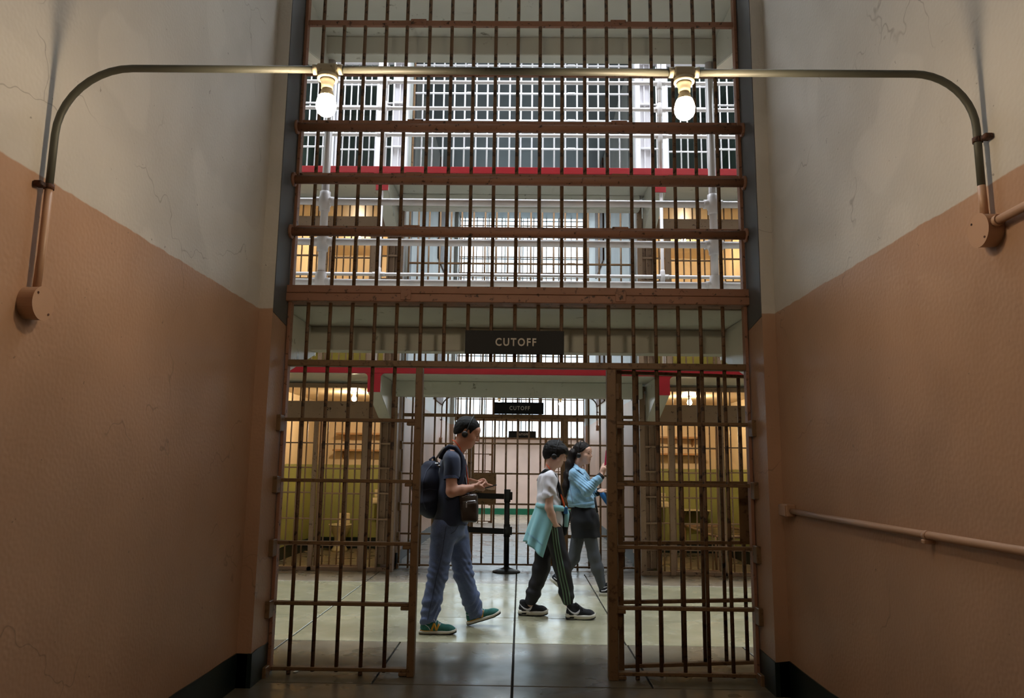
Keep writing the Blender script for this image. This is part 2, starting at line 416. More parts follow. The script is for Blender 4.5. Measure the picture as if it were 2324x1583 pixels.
pane = MB().box(-pw/2+0.012, pw/2-0.012, -0.003, 0.003, -ph/2+0.012, ph/2-0.012).mesh('pane'); pane.materials.append(M_pane)
for i in range(nx+1):
    x = WX0 + i*pw; MB().box(x-0.014, x+0.014, 21.27, 21.33, WZ0, WZ1).obj('mullion', M_mull, win)
for k in range(nz+1):
    z = WZ0 + k*ph; MB().box(WX0, WX1, 21.275, 21.325, z-0.014, z+0.014).obj('glazing_bar', M_mull, win)
for i in range(nx):
    for k in range(nz): link('pane', pane, None, win, (WX0+(i+0.5)*pw, 21.3, WZ0+(k+0.5)*ph))

# ---- galleries: slab, lip, brackets.  near gallery hangs over us just beyond the gate, far gallery runs along the cells
def gallery(name, ya, yb, z, lip, sgn, rear, drop):
    """slab from wall y=ya to edge y=yb, walking level z; sgn = direction from wall to edge"""
    root = empty(name, (XC, ya, z)); root['kind'] = 'structure'
    y0, y1 = sorted((ya, yb - sgn*0.02))
    MB().box(-8, 8, y0, y1, z-0.09, z-0.001, 0.004).obj('slab', M_soffit, root)
    y0, y1 = sorted((yb - sgn*0.02, yb)); MB().box(-8, 8, y0, y1, z-0.085, z, 0.004).obj('edge_lip', lip, root)
    if drop:     # edge beam hanging below the slab
        y0, y1 = sorted((yb - sgn*0.16, yb - sgn*0.021)); MB().box(-8, 8, y0, y1, z-drop, z-0.089, 0.01, 2).obj('edge_beam', M_soffit, root)
    if rear:     # beam along the wall over the passage opening
        y0, y1 = sorted((ya, ya + sgn*0.16)); MB().box(OL-0.02, OR+0.02, y0, y1, z-0.285, z-0.089, 0.012, 2).obj('wall_beam', M_soffit, root)
    for cx in (XC-1.69, XC+1.69) + (() if drop else (XC-4.8, XC+4.8)):
        hw = 0.075
        y_f = yb - sgn*0.016
        prof = [(ya, z-0.089), (y_f, z-0.089), (y_f, z-0.30), (ya + sgn*0.10, z-0.56), (ya, z-0.56)]
        MB().prism(prof, 0, cx-hw, cx+hw, 0.006).obj('bracket', M_soffit, root)
        # painted front of the bracket with hollowed shoulders
        poly = []
        rr = 0.05
        for k in range(7):
            a = math.pi/2*k/6; poly.append((cx-hw-rr+rr*math.sin(a), z-0.085-rr+rr*math.cos(a)))
        poly += [(cx-hw, z-0.305), (cx+hw, z-0.305)]
        for k in range(7):
            a = math.pi/2*k/6; poly.append((cx+hw+rr-rr*math.cos(a), z-0.085-rr+rr*math.sin(a)))
        y0, y1 = sorted((y_f, yb)); MB().prism(poly, 1, y0, y1).obj('bracket_front', lip, root)
    return root
NE, FE, CF = 5.95, 8.75, 9.6         # near edge, far edge, cell fronts
gallery('trim_near_gallery_lower', G1+0.09, NE, 2.46, M_soffit, 1, False, 0.28)
gallery('trim_near_gallery_upper', G1+0.09, NE, 4.92, M_soffit, 1, False, 0.25)
gallery('trim_far_gallery_lower', CF, FE, 2.448, M_red, -1, True, 0)
gallery('trim_far_gallery_upper', CF, FE, 4.916, M_red, -1, True, 0)

# ---- far block: cells either side of the passage
for s in (-1, 1):
    side = 'left' if s < 0 else 'right'
    a = lambda u0, u1: sorted((XC+s*u0, XC+s*u1))
    for t in range(3):
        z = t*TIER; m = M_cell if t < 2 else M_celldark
        x0, x1 = a(1.745, 3.40)
        if t: struct('floor_cell_%s_tier' % side, M_soffit, MB().box(x0, x1, CF+0.02, 12.3, z-0.12, z))
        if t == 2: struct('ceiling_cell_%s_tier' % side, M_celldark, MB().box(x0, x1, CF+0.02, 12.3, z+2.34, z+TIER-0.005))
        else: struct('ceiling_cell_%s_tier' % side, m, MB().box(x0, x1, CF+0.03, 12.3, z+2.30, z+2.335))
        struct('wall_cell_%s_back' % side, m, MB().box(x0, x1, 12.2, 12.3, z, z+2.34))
        x2, x3 = a(1.745, 1.76); struct('wall_cell_%s_inner' % side, m, MB().box(x2, x3, CF+0.03, 12.2, z, z+2.34))
        x2, x3 = a(3.24, 3.40); struct('wall_cell_%s_outer' % side, m, MB().box(x2, x3, CF+0.03, 12.2, z, z+2.34))
        if t < 2:
            x2, x3 = a(1.76, 3.24); struct('baseboard_cell_%s' % side, M_base, MB().box(x2, x3, 12.185, 12.2, z, z+0.17).box(*a(3.225, 3.24), CF+0.1, 12.185, z, z+0.17))
    x0, x1 = a(3.40, 8.0); struct('wall_block_%s' % side, M_far, MB().box(x0, x1, CF+0.02, 18.05, 0, ZTOP))
    x0, x1 = a(1.745, 3.40); struct('wall_block_%s_core' % side, M_far, MB().box(x0, x1, 12.35, 18.05, 0, ZTOP))

# ================================================================== the barred gates
BX = [-1.442,-1.293,-1.143,-0.991,-0.843,-0.68,-0.522,-0.364,-0.207,-0.049,0.108,0.263,0.422,0.578,0.743,0.892,1.042,1.191,1.34]
RAILZ = [0.038, 0.43, 0.803, 1.197, 1.59]
def flat(y, x0, x1, z, m, root, name='rail', h=0.022, d=0.05):
    return MB().box(x0, x1, y-d/2, y+d/2, z-h/2, z+h/2, 0.003).obj(name, m, root)
def leaf(y, hx, hy, ang, mirror, root, mb_, mg, n=8, L=1.17):
    """door leaf hinged at (hx,hy); ang from the gate line; bars at 15 cm, locking plate on its free half"""
    lf = MB().box(0, 0.035, -0.022, 0.022, 0.0, 1.93, 0.003)          # hinge stile
    R = Matrix.Translation((hx, hy, 0.03)) @ Matrix.Rotation(ang, 4, 'Z') @ (Matrix.Scale(-1, 4, (1, 0, 0)) if mirror else Matrix())
    def put(mb, name, m, parent):
        me = mb.mesh(name); me.transform(R)
        if mirror: me.flip_normals()
        return link(name, me, m, parent)
    lo = put(lf, 'door_leaf', mg, root)
    put(MB().box(L-0.035, L, -0.022, 0.022, 0, 1.93, 0.003), 'leaf_stile', mg, lo)
    for z in [0.03, 0.42, 0.79, 1.18, 1.57, 1.905]:
        put(MB().box(0.036, L-0.036, -0.02, 0.02, z-0.011, z+0.011, 0.003), 'leaf_rail', mg, lo)
    for i in range(1, n):
        x = L*i/n
        put(MB().tube([(x, 0, 0.02), (x, 0, 1.91)], 0.0125, 10), 'leaf_bar', mb_, lo)
    put(MB().box(L-0.33, L-0.036, -0.024, -0.0205, 0.795, 1.175, 0.002), 'lock_plate', mg, lo)
    put(MB().box(L-0.13, L-0.05, -0.05, -0.0245, 0.93, 1.03, 0.006).tube([(L-0.09, -0.05, 0.98), (L-0.09, -0.056, 0.98)], 0.014, 12), 'lock_case', mg, lo)
    return lo
def gate(name, y, label, mb_, mg, upper_m, zsplit, ztop, up_flats, pipes, mp, uh=0.04):
    root = empty(name, (XC, y, 0), label, 'gate')
    yl = OL+0.006; yr = OR-0.006
    r = 0.0125
    # posts of the doorway and edge angles on the pilasters
    for x0, x1 in ((-0.698, -0.652), (0.560, 0.620)):
        MB().box(x0, x1, y-0.035, y+0.035, 0.0, 1.943, 0.004).obj('post', mp, root)
    for x0, x1 in ((yl, yl+0.022), (yr-0.022, yr)):
        MB().box(x0, x1, y-0.03, y+0.03, 0.02, ztop, 0.003).obj('edge_angle', mg, root)
    # side panels
    for xs, x0, x1 in ((BX[:5], yl+0.022, -0.698), (BX[14:], 0.620, yr-0.022)):
        for x in xs: link('bar', bar_mesh(r, 1.945-0.02, 10, mb_), None, root, (x, y, 0.02))
        for z in RAILZ: flat(y, x0, x1, z, mp, root)
        for xf in (xs[0], xs[3]): link('foot', bar_mesh(0.014, 0.03, 10, mb_), None, root, (xf, y, 0.0))
    for z in RAILZ:
        for x, e in ((OL, 1), (OR, -1)):
            a, b = sorted((x-e*0.004, x+e*0.028)); MB().box(a, b, y-0.11, y-0.031, z-0.08, z+0.025, 0.004).obj('wall_lug', mp, root)
        for x, e in ((-0.698, -1), (0.620, 1)):
            a, b = sorted((x, x+e*0.05)); MB().box(a, b, y-0.03, y+0.03, z-0.032, z-0.0115, 0.003).obj('rail_cleat', mp, root)
    # header, transom bars, main beam
    MB().box(yl+0.022, yr-0.022, y-0.035, y+0.035, 1.944, 1.985, 0.004).obj('header', mp, root)
    for x in BX: link('bar', bar_mesh(r, 2.374-1.985, 10, mb_), None, root, (x, y, 1.985))
    beam = MB().box(OL-0.004, OR+0.004, y-0.075, y+0.06, 2.374, 2.428, 0.004).obj('beam', mg, root)
    MB().box(OL-0.004, OR+0.004, y-0.07, y+0.06, 2.431, 2.483, 0.004).obj('beam_upper_channel', mg, root)
    for x in (-0.775, 0.650):
        MB().box(x-0.035, x+0.035, y-0.082, y-0.0755, 2.385, 2.455, 0.003).tube([(x, y-0.083, 2.42), (x, y-0.088, 2.42)], 0.014, 12).obj('cover_plate', mg, beam)
    # upper grille
    for x in BX:
        if zsplit and zsplit < ztop:
            link('bar', bar_mesh(r, zsplit-2.483, 10, mb_), None, root, (x, y, 2.483))
            link('bar', bar_mesh(r, ztop-zsplit, 10, upper_m), None, root, (x, y, zsplit))
        else:
            link('bar', bar_mesh(r, ztop-2.483, 10, mb_), None, root, (x, y, 2.483))
    for z in up_flats:
        m = upper_m if (zsplit and z > zsplit) else mg
        f = flat(y, yl+0.022, yr-0.022, z, m, root, 'upper_rail', uh, 0.03)
        for x in (-0.76, 0.66):
            MB().box(x-0.055, x+0.055, y-0.026, y-0.0155, z-uh*0.65, z+uh*0.65, 0.003).tube([(x-0.025, y-0.026, z), (x-0.025, y-0.032, z)], 0.008, 8).tube([(x+0.025, y-0.026, z), (x+0.025, y-0.032, z)], 0.008, 8).obj('splice_plate', m, f)
    for z in pipes:
        p = MB().tube([(OL-0.002, y-0.075, z), (OR+0.002, y-0.075, z)], 0.030, 18).obj('cross_pipe', mg, root)
        for x, e in ((OL, 1), (OR, -1)):
            MB().tube([(x, y-0.075, z), (x+e*0.02, y-0.075, z)], 0.048, 16).obj('pipe_flange', mg, p)
    return root
upf = [2.888+0.385*k for k in range(12)]
UP1 = [2.893, 3.272, 3.66, 4.04, 4.42, 4.81, 5.2, 5.6, 6.0, 6.4, 6.8, 7.2]
gate1 = gate('barred_gate', G1, 'tall brown barred gate nearest the camera, spanning the whole passage', M_bar, M_gate, None, None, ZTOP-0.01, UP1, [2.85, 3.218, 3.598], M_post)
leaf(G1, 0.632, G1+0.078, math.radians(10.0), False, gate1, M_bar, M_post)
for z in (0.35, 0.55, 1.03, 1.45, 1.62, 1.80):
    MB().box(0.6205, 0.645, G1+0.0, G1+0.034, z-0.055, z+0.055, 0.004).tube([(0.648, G1+0.017, z-0.04), (0.648, G1+0.017, z+0.04)], 0.010, 8).obj('hinge_block', M_post, gate1)
UP2 = [2.893, 3.272, 3.66, 4.04, 4.42, 4.80, 5.27, 5.70, 6.12, 6.525, 6.95, 7.3]
gate2 = gate('barred_gate', G2, 'second barred gate across the hall, brown below and white on the top tier', M_gate2, M_gate2, M_white, 4.9, ZTOP-0.01, UP2, [], M_gate2, 0.024)
leaf(G2, 0.558, G2, 0.0, True, gate2, M_gate2, M_gate2, L=1.205)
gate3 = gate('barred_gate', G3, 'farthest barred gate, dark against the bright windows', M_gate2, M_gate2, None, None, ZTOP-0.01, UP1, [], M_gate2, 0.024)

# ---- signs
def sign(y, label, x=-0.049, z=2.107):
    t = empty('cutoff_sign', (x, y, z-0.078), label, 'sign', 'black signs reading CUTOFF')
    MB().box(x-0.325, x+0.325, y-0.004, y+0.004, z-0.078, z+0.078, 0.002).obj('panel', M_sign, t)
    me = text_mesh('CUTOFF', 0.075, 0.0012, 0.0016, 1.25); me.materials.append(M_let)
    co = np.array([v.co for v in me.vertices]); w_, h_ = np.ptp(co[:, 0]), np.ptp(co[:, 2]); me.transform(Matrix.Diagonal((0.268/w_, 1, 0.053/h_, 1)))
    link('lettering', me, None, t, (x+0.008, y-0.0052, z-0.001))
    for e in (-0.24, 0.24): MB().box(x+e-0.012, x+e+0.012, y+0.0045, y+0.03, z-0.05, z+0.05, 0.002).obj('hanger', M_gate, t)
sign(G1-0.075, 'large black sign lettered CUTOFF hung on the nearest gate above its doorway')
sign(G2-0.075, 'middle-sized black CUTOFF sign on the second gate, between two small lamps', -0.03, 2.062)
sign(G3-0.075, 'smallest and farthest black CUTOFF sign, seen through the second gate', 0.03, 2.06)

# ---- conduit with two bare lamps arching from wall to wall
PZ, PZR = 2.672, 2.668
CY = 2.46
def lamp_conduit(CY, xa, xb, label, PZ=2.672, PZR=2.668):
    def arc(cx, cz, r, a0, a1, n=10): return [(cx+r*math.cos(math.radians(a0+(a1-a0)*i/n)), CY, cz+r*math.sin(math.radians(a0+(a1-a0)*i/n))) for i in range(n+1)]
    cond = empty('lamp_conduit', (XC, CY, PZ), label, 'conduit')
    xl, xr = WL+0.030, WR-0.030
    up_l = [(xl, CY, 2.225)] + arc(xl+0.25, PZ-0.25, 0.25, 180, 90) + [(xa-0.0525, CY, PZ)]
    mid = [(xa+0.0525, CY, PZ), (xb-0.0525, CY, PZR)]
    up_r = [(xb+0.0525, CY, PZR)] + arc(xr-0.20, PZR-0.20, 0.20, 90, 0) + [(xr, CY, 2.262)]
    for p in (up_l, mid, up_r): MB().tube(p, 0.0128, 14).obj('pipe', M_conduit, cond)
    MB().tube([(xl-0.004, CY, 1.875), (xl, CY, 2.0), (xl, CY, 2.225)], 0.0130, 14).obj('painted_pipe', M_cpaint, cond)
    MB().tube([(xr, CY, 2.262), (xr+0.002, CY, 2.155)], 0.0130, 14).obj('painted_pipe', M_cpaint, cond)
    for x, z, e in ((xl, 2.232, 1), (xr, 2.425, -1)):
        MB().lathe([(0.0135, -0.009), (0.0165, -0.009), (0.0165, 0.009), (0.0135, 0.009), (0.0135, -0.009)], 18, Matrix.Translation((x, CY, z))).box(min(x, x-e*0.028), max(x, x-e*0.028), CY-0.045, CY-0.012, z-0.009, z+0.009, 0.003).obj('pipe_clip', M_rust, cond)
    for x, z, e in ((WL, 1.822, 1), (WR, 2.104, -1)):
        M_ = Matrix.Translation((x, CY, z)) @ Matrix.Rotation(math.radians(90)*e, 4, 'Y')
        d = MB().lathe([(0, 0.0005), (0.056, 0.0005), (0.056, 0.05), (0.0, 0.05)], 36, M_, False).obj('junction_drum', M_cpaint, cond)
        MB().lathe([(0, 0.0505), (0.058, 0.0505), (0.058, 0.0545), (0, 0.0545)], 36, M_, False).obj('drum_lid', M_cpaint, d)
        for a in (0.8, 3.94):
            MB().lathe([(0, 0.0545), (0.004, 0.0545), (0.004, 0.0565), (0, 0.0565)], 10, M_ @ Matrix.Translation((0.045*math.cos(a), 0.045*math.sin(a), 0)), False).obj('lid_screw', M_rust, d)
    for x, z in ((xa, PZ), (xb, PZR)):
        b = MB().tube([(x-0.052, CY, z), (x-0.036, CY, z)], 0.0185, 16).tube([(x+0.036, CY, z), (x+0.052, CY, z)], 0.0185, 16)
        b.box(x-0.037, x+0.037, CY-0.021, CY+0.021, z-0.018, z+0.016, 0.008, 2)
        b.lathe([(0.022, -0.016), (0.033, -0.022), (0.036, -0.032), (0.036, -0.038), (0.026, -0.038)], 24, Matrix.Translation((x, CY, z)))
        b.obj('conduit_box', M_fit, cond)
def bulb(x, y, z, label, m=None):
    t = empty('light_bulb', (x, y, z-0.039), label, 'light bulb')
    T = Matrix.Translation((x, y, z-0.039))
    MB().lathe([(0, 0), (0.024, 0), (0.026, -0.004), (0.0235, -0.008), (0.0205, -0.022), (0.0205, -0.034), (0.0, -0.034)], 24, T).obj('lamp_socket', M_fit, t)
    MB().lathe([(0, -0.0345), (0.016, -0.0345), (0.020, -0.042), (0.026, -0.062), (0.0, -0.0622)], 18, T, False).obj('bulb_collar', M_porc, t)
    prof = [(0, -0.063), (0.0265, -0.063), (0.032, -0.076), (0.0355, -0.092), (0.0345, -0.107), (0.029, -0.121), (0.018, -0.131), (0.0, -0.135)]
    MB().lathe(prof, 24, T).obj('bulb_globe', m or M_bulb, t)
lamp_conduit(CY, -0.6925, 0.556, 'grey metal conduit arching across the passage from wall to wall, carrying two bulbs')
bulb(-0.6925, CY, PZ, 'glowing bare bulb hanging from the conduit on the left')
bulb(0.556, CY, PZR, 'glowing bare bulb hanging from the conduit on the right')
# the same fitting deep in the far passage
lamp_conduit(15.5, -0.456, 0.805, 'small far-off conduit arching between the walls beyond the second gate', 2.72, 2.72)
bulb(-0.456, 15.5, 2.72, 'tiny far lamp to the left of the middle-sized sign', M_farbulb)
bulb(0.805, 15.5, 2.72, 'tiny far lamp to the right of the middle-sized sign', M_farbulb)

# ---- conduits on the right-hand wall
t = empty('wall_conduit', (WR-0.03, 1.0, 2.13), 'short peach painted conduit running from the right-hand round box towards us', 'conduit')
MB().tube([(WR-0.028, CY-0.05, 2.118), (WR-0.028, 1.8, 2.122), (WR-0.028, -3.0, 2.13)], 0.0145, 14).obj('pipe', M_cpaint, t)
MB().tube([(WR-0.028, CY-0.058, 2.118), (WR-0.028, CY-0.075, 2.118)], 0.019, 14).obj('bushing', M_cpaint, t)
t = empty('low_wall_conduit', (WR-0.02, 2.0, 1.063), 'long peach painted conduit low on the right wall with outlet box', 'conduit')
MB().tube([(WR-0.025, 4.44, 1.068), (WR-0.025, 3.4, 1.062), (WR-0.025, -3.0, 1.055)], 0.0155, 14).obj('pipe', M_cpaint, t)
bx = MB().box(WR-0.055, WR+0.002, 4.44, 4.56, 1.035, 1.105, 0.006).obj('outlet_box', M_cpaint, t)
MB().box(WR-0.062, WR-0.0555, 4.445, 4.555, 1.038, 1.102, 0.003).obj('box_cover', M_cpaint, bx)
for y in (2.98, 0.9):
    MB().box(WR-0.045, WR-0.0, y-0.012, y+0.012, 1.028, 1.045, 0.003).lathe([(0.016, -0.011), (0.019, -0.011), (0.019, 0.011), (0.016, 0.011), (0.016, -0.011)], 16, Matrix.Translation((WR-0.025, y, 1.060)) @ Matrix.Rotation(math.radians(90), 4, 'X')).obj('pipe_clip', M_cpaint, t)

# ---- gallery railings of white pipe
def railing(name, y, zs, rr, posts, z0, z1, rp, label):
    t = empty(name, (XC, y, z0), label, 'railing')
    for z in zs: MB().tube([(-8, y, z), (8, y, z)], rr, 14).obj('rail', M_pipe, t)
    for x in posts:
        MB().tube([(x, y-0.0, z0), (x, y, z1)], rp, 14).obj('post', M_pipe, t)
        for z in zs:
            MB().lathe([(rp*1.05, -0.085), (rp*1.35, -0.08), (rp*1.35, -0.05), (rp*1.6, -0.03), (rp*1.7, 0), (rp*1.6, 0.03), (rp*1.35, 0.05), (rp*1.35, 0.08), (rp*1.05, 0.085)], 18, Matrix.Translation((x, y, z))).tube([(x-0.075, y, z), (x-0.05, y, z), (x+0.05, y, z), (x+0.075, y, z)], rr*1.3, 14).obj('rail_cross', M_pipe, t)
    return t
railing('pipe_railing', NE-0.045, [2.752, 3.09, 3.432], 0.029, (-1.63, 1.545), 2.46, 4.67, 0.032, 'thick white pipe railing of the near gallery, just behind the nearest gate')
railing('pipe_railing', NE-0.045, [5.22, 5.56, 5.90], 0.029, (-1.63, 1.545), 4.92, 7.2, 0.032, 'white pipe railing on the upper near gallery above the barred gate')
railing('pipe_railing', FE+0.045, [2.87, 3.22, 3.567], 0.022, (-1.735, 1.675), 2.448, 4.80, 0.021, 'thin white pipe railing of the far gallery, one storey up')
railing('pipe_railing', FE+0.045, [5.345, 5.695, 6.045], 0.024, (-1.742, 1.675), 4.916, 7.3, 0.024, 'white pipe railing of the far top gallery above the red edge')

# ================================================================== cell fronts
def cell_front(s, t, label):
    z0 = t*TIER; y = CF; mb_ = M_cellbar if t < 2 else M_white; mg = mb_
    root = empty('cell_grille', (XC+s*2.4, y, z0), label, 'cell grille', 'barred cell fronts')
    X = lambda u: XC+s*u
    def bx(u0, u1, ya, yb, za, zb, name, m=mg, parent=root, bev=0.003):
        a, b = sorted((X(u0), X(u1))); return MB().box(a, b, ya, yb, z0+za, z0+zb, bev).obj(name, m, parent)
    bx(1.535, 1.60, y-0.03, y+0.09, 0.0, 2.33, 'jamb')
    pnl = bx(1.60, 1.735, y+0.05, y+0.07, 0.08, 1.85, 'lock_panel')
    for z in (0.31, 0.63, 0.95, 1.26, 1.57): bx(1.60, 1.745, y+0.0, y+0.05, z-0.012, z+0.012, 'panel_strap', mg, pnl)
    bx(1.655, 1.672, y+0.02, y+0.05, 0.08, 1.85, 'panel_rod', mg, pnl)
    bx(1.735, 1.755, y-0.01, y+0.06, 0.0, 1.85, 'thin_post')
    bx(1.90, 1.965, y-0.02, y+0.06, 0.0, 1.85, 'door_post')
    bx(2.545, 2.60, y-0.0, y+0.06, 0.0, 1.85, 'door_post')
    bx(1.60, 3.24, y-0.01, y+0.07, 1.85, 2.10, 'lintel')
    bx(1.60, 3.24, y-0.01, y+0.07, 2.275, 2.33, 'head_rail')
    bx(1.60, 3.24, y-0.0, y+0.07, 0.0, 0.05, 'sill')
    for i in range(14):
        link('vent_bar', bar_mesh(0.010, 0.177, 8, mb_), None, root, (X(1.76+i*0.104), y+0.03, z0+2.099))
    link('bar', bar_mesh(0.010, 1.80, 8, mb_), None, root, (X(1.83), y+0.03, z0+0.05))
    for i in range(6): link('bar', bar_mesh(0.010, 1.80, 8, mb_), None, root, (X(2.69+i*0.102), y+0.03, z0+0.05))
    for u0, u1 in ((1.755, 1.90), (2.60, 3.24)):
        for z in (0.31, 0.63, 0.95, 1.26, 1.57): bx(u0, u1, y+0.01, y+0.05, z-0.008, z+0.008, 'strap')
    dr = bx(1.968, 1.998, y+0.075, y+0.11, 0.04, 1.88, 'cell_door')
    bx(2.515, 2.543, y+0.075, y+0.11, 0.04, 1.88, 'door_stile', mg, dr)
    for i in range(1, 6): link('door_bar', bar_mesh(0.010, 1.80, 8, mb_), None, dr, (X(1.983+i*0.0915), y+0.092, z0+0.06))
    for z in (0.055, 0.30, 0.62, 0.94, 1.25, 1.56, 1.865): bx(1.998, 2.515, y+0.08, y+0.105, z-0.009, z+0.009, 'door_strap', mg, dr)
    bx(1.94, 2.0, y+0.112, y+0.14, 0.93, 1.07, 'door_lock', mg, dr)
    return root
names = {(-1, 0): 'ground floor barred cell front to the left of the second gate, lit yellow inside', (1, 0): 'ground floor barred cell front to the right of the second gate, lit yellow inside',
         (-1, 1): 'middle tier barred cell front on the left, warm lamp glowing inside', (1, 1): 'middle tier barred cell front on the right, with peeling yellow walls inside',
         (-1, 2): 'white barred cell front of the top tier on the left', (1, 2): 'white barred cell front of the top tier on the right'}
for k, lab in names.items(): cell_front(k[0], k[1], lab)
me = text_mesh('129', 0.05, 0.001, 0.001, 1.25); me.materials.append(M_dark)
cf = [o for o in C.objects if o.get('label') == names[(-1, 0)]][0]
link('cell_number', me, None, cf, (-2.47, CF-0.0115, 2.0))

# ---- what stands in the lit cells
def cell_lamp(x, y, z, label):
    t = empty('cell_lamp', (x, y, z), label, 'lamp')
    MB().lathe([(0, 0), (0.035, 0), (0.035, -0.012), (0.02, -0.02), (0.02, -0.05), (0, -0.05)], 16, Matrix.Translation((x, y, z))).obj('lamp_base', M_porc, t)
    MB().lathe([(0, -0.0505), (0.016, -0.052), (0.03, -0.075), (0.034, -0.095), (0.026, -0.118), (0, -0.128)], 16, Matrix.Translation((x, y, z))).obj('bulb_globe', M_cellbulb, t)
cell_lamp(-2.33, 10.45, 2.30, 'bare lamp on the ceiling of the ground floor cell at left')
cell_lamp(2.33, 10.45, 2.30, 'bare lamp on the ceiling of the ground floor cell at right')
cell_lamp(-2.47, 10.9, 2.30+TIER-0.0, 'bare lamp in the middle tier cell at left')
cell_lamp(2.40, 10.9, 2.30+TIER-0.0, 'bare lamp in the middle tier cell at right')
def shelf(s, z, u0, u1, label):
    a, b = sorted((XC+s*u0, XC+s*u1))
    t = empty('wall_shelf', ((a+b)/2, 12.1, z-0.03), label, 'shelf')
    MB().box(a, b, 11.93, 12.2, z-0.03, z, 0.004).obj('board', M_shelf, t)
    for x in (a+0.12, b-0.12): MB().prism([(12.199, z-0.031), (11.97, z-0.031), (12.199, z-0.15)], 0, x-0.01, x+0.01).obj('shelf_bracket', M_shelf, t)
for s, side in ((-1, 'left'), (1, 'right')):
    shelf(s, 1.80, 1.76, 2.90, 'upper of two shelves on the back wall of the ground floor cell at %s' % side)
    shelf(s, 1.54, 1.76, 2.93, 'lower of two shelves on the back wall of the ground floor cell at %s' % side)
    shelf(s, 1.80+TIER, 1.76, 2.90, 'shelf on the back wall of the middle tier cell at %s' % side)
def toilet(x, y, label):
    t = empty('toilet', (x, y, 0), label, 'toilet'); T = Matrix.Translation((x, y, 0)) @ Matrix.Scale(1.15, 4, (0, 1, 0))
    MB().lathe([(0, 0.0), (0.115, 0.0), (0.12, 0.03), (0.09, 0.08), (0.085, 0.2), (0.13, 0.30), (0.165, 0.36), (0.17, 0.385), (0, 0.385)], 28, T).obj('bowl', M_porc, t)
    MB().lathe([(0.10, 0.386), (0.175, 0.386), (0.18, 0.395), (0.175, 0.405), (0.10, 0.405), (0.10, 0.386)], 28, T).obj('seat_rim', M_porc, t)
    MB().box(x-0.09, x+0.10, y+0.16, y+0.20, 0.38, 0.56, 0.02, 3).obj('back_plate', M_porc, t)
    MB().tube([(x, y+0.18, 0.52), (x, 12.198, 0.52)], 0.016, 10).obj('flush_pipe', M_chrome, t)
toilet(-2.74, 11.75, 'old cream toilet against the back wall of the left cell')
def sink(x, label):
    t = empty('wash_basin', (x, 12.0, 0.6), label, 'sink')
    MB().box(x-0.18, x+0.18, 11.86, 12.2, 0.70, 0.80, 0.03, 3).obj('basin', M_porc, t)
    MB().box(x-0.18, x+0.18, 12.16, 12.2, 0.801, 0.92, 0.01, 2).obj('splashback', M_porc, t)
    MB().tube([(x, 12.02, 0.699), (x, 12.02, 0.45), (x, 12.198, 0.45)], 0.018, 10).obj('drain_pipe', M_chrome, t)
    MB().tube([(x, 12.16, 0.85), (x, 12.10, 0.87), (x, 12.06, 0.85)], 0.01, 8).obj('tap', M_chrome, t)
sink(-2.14, 'small cream wash basin in the left cell'); sink(2.12, 'small cream wash basin in the right cell')
t = empty('steel_bunk', (2.95, 11.2, 0), 'steel bunk frame folded out along the wall of the right cell', 'bunk')
x0, x1, y0, y1 = 2.50, 3.19, 9.90, 11.75
for a, b in (((x0, y0), (x0, y1)), ((x1-0.02, y0), (x1-0.02, y1)), ((x0, y0), (x1, y0)), ((x0, y1), (x1, y1))):
    MB().tube([(a[0], a[1], 0.45), (b[0], b[1], 0.45)], 0.018, 10).obj('frame_tube', M_cellbar, t)
for x, y in ((x0, y0), (x0, y1-0.03), (x1-0.02, y0), (x1-0.02, y1-0.03)): link('leg', bar_mesh(0.016, 0.45, 8, M_cellbar), None, t, (x, y, 0.0))
for i in range(9): MB().box(x0, x1-0.02, y0+0.1+i*0.2-0.015, y0+0.1+i*0.2+0.015, 0.448, 0.454).obj('slat', M_cellbar, t)
t = empty('folding_table', (3.0, 11.9, 0.4), 'small folding table on the back wall of the right cell', 'table')
MB().box(2.50, 2.93, 11.86, 12.2, 0.66, 0.68, 0.004).obj('table_top', M_porc, t)
for x in (2.56, 2.91): MB().prism([(12.199, 0.659), (11.88, 0.659), (12.199, 0.42)], 0, x-0.008, x+0.008).obj('table_bracket', M_cellbar, t)

# ---- belt barrier in front of the second gate
t = empty('belt_barrier', (-0.165, 9.72, 0), 'black belt barrier post with two belts standing before the second gate', 'barrier')
T = Matrix.Translation((-0.165, 9.72, 0))
MB().lathe([(0, 0), (0.172, 0), (0.175, 0.008), (0.168, 0.016), (0.10, 0.038), (0.04, 0.058), (0.034, 0.07), (0, 0.07)], 40, T).obj('base', M_blackmetal, t)
MB().lathe([(0, 0.0705), (0.032, 0.0705), (0.032, 1.0), (0, 1.0)], 24, T).obj('post', M_blackmetal, t)
for z in (0.935, 0.505):
    h = MB().lathe([(0.0325, z-0.075), (0.041, z-0.075), (0.041, z+0.08), (0.0325, z+0.08), (0.0325, z-0.075)], 24, T).box(-0.165+0.03, -0.165+0.065, 9.695, 9.745, z-0.05, z+0.05, 0.006).obj('belt_cassette', M_blackmetal, t)
    MB().prism([(-0.2065, 9.7185), (-0.2065, 9.7215), (-0.668, 9.9325), (-0.668, 9.9295)], 2, z-0.042, z+0.026).obj('belt', M_belt, t)
    MB().box(-0.69, -0.66, 9.925, 9.963, z-0.05, z+0.034, 0.003).obj('belt_clip', M_blackmetal, t)
o = MB().prism([(-1.425, 5.0), (-1.405, 4.99), (-1.385, 5.06), (-1.41, 5.07)], 2, 0.001, 0.004).obj('paper_scrap', M_paper); tag(o, 'small white paper scrap on the floor under the left side of the gate', 'paper')

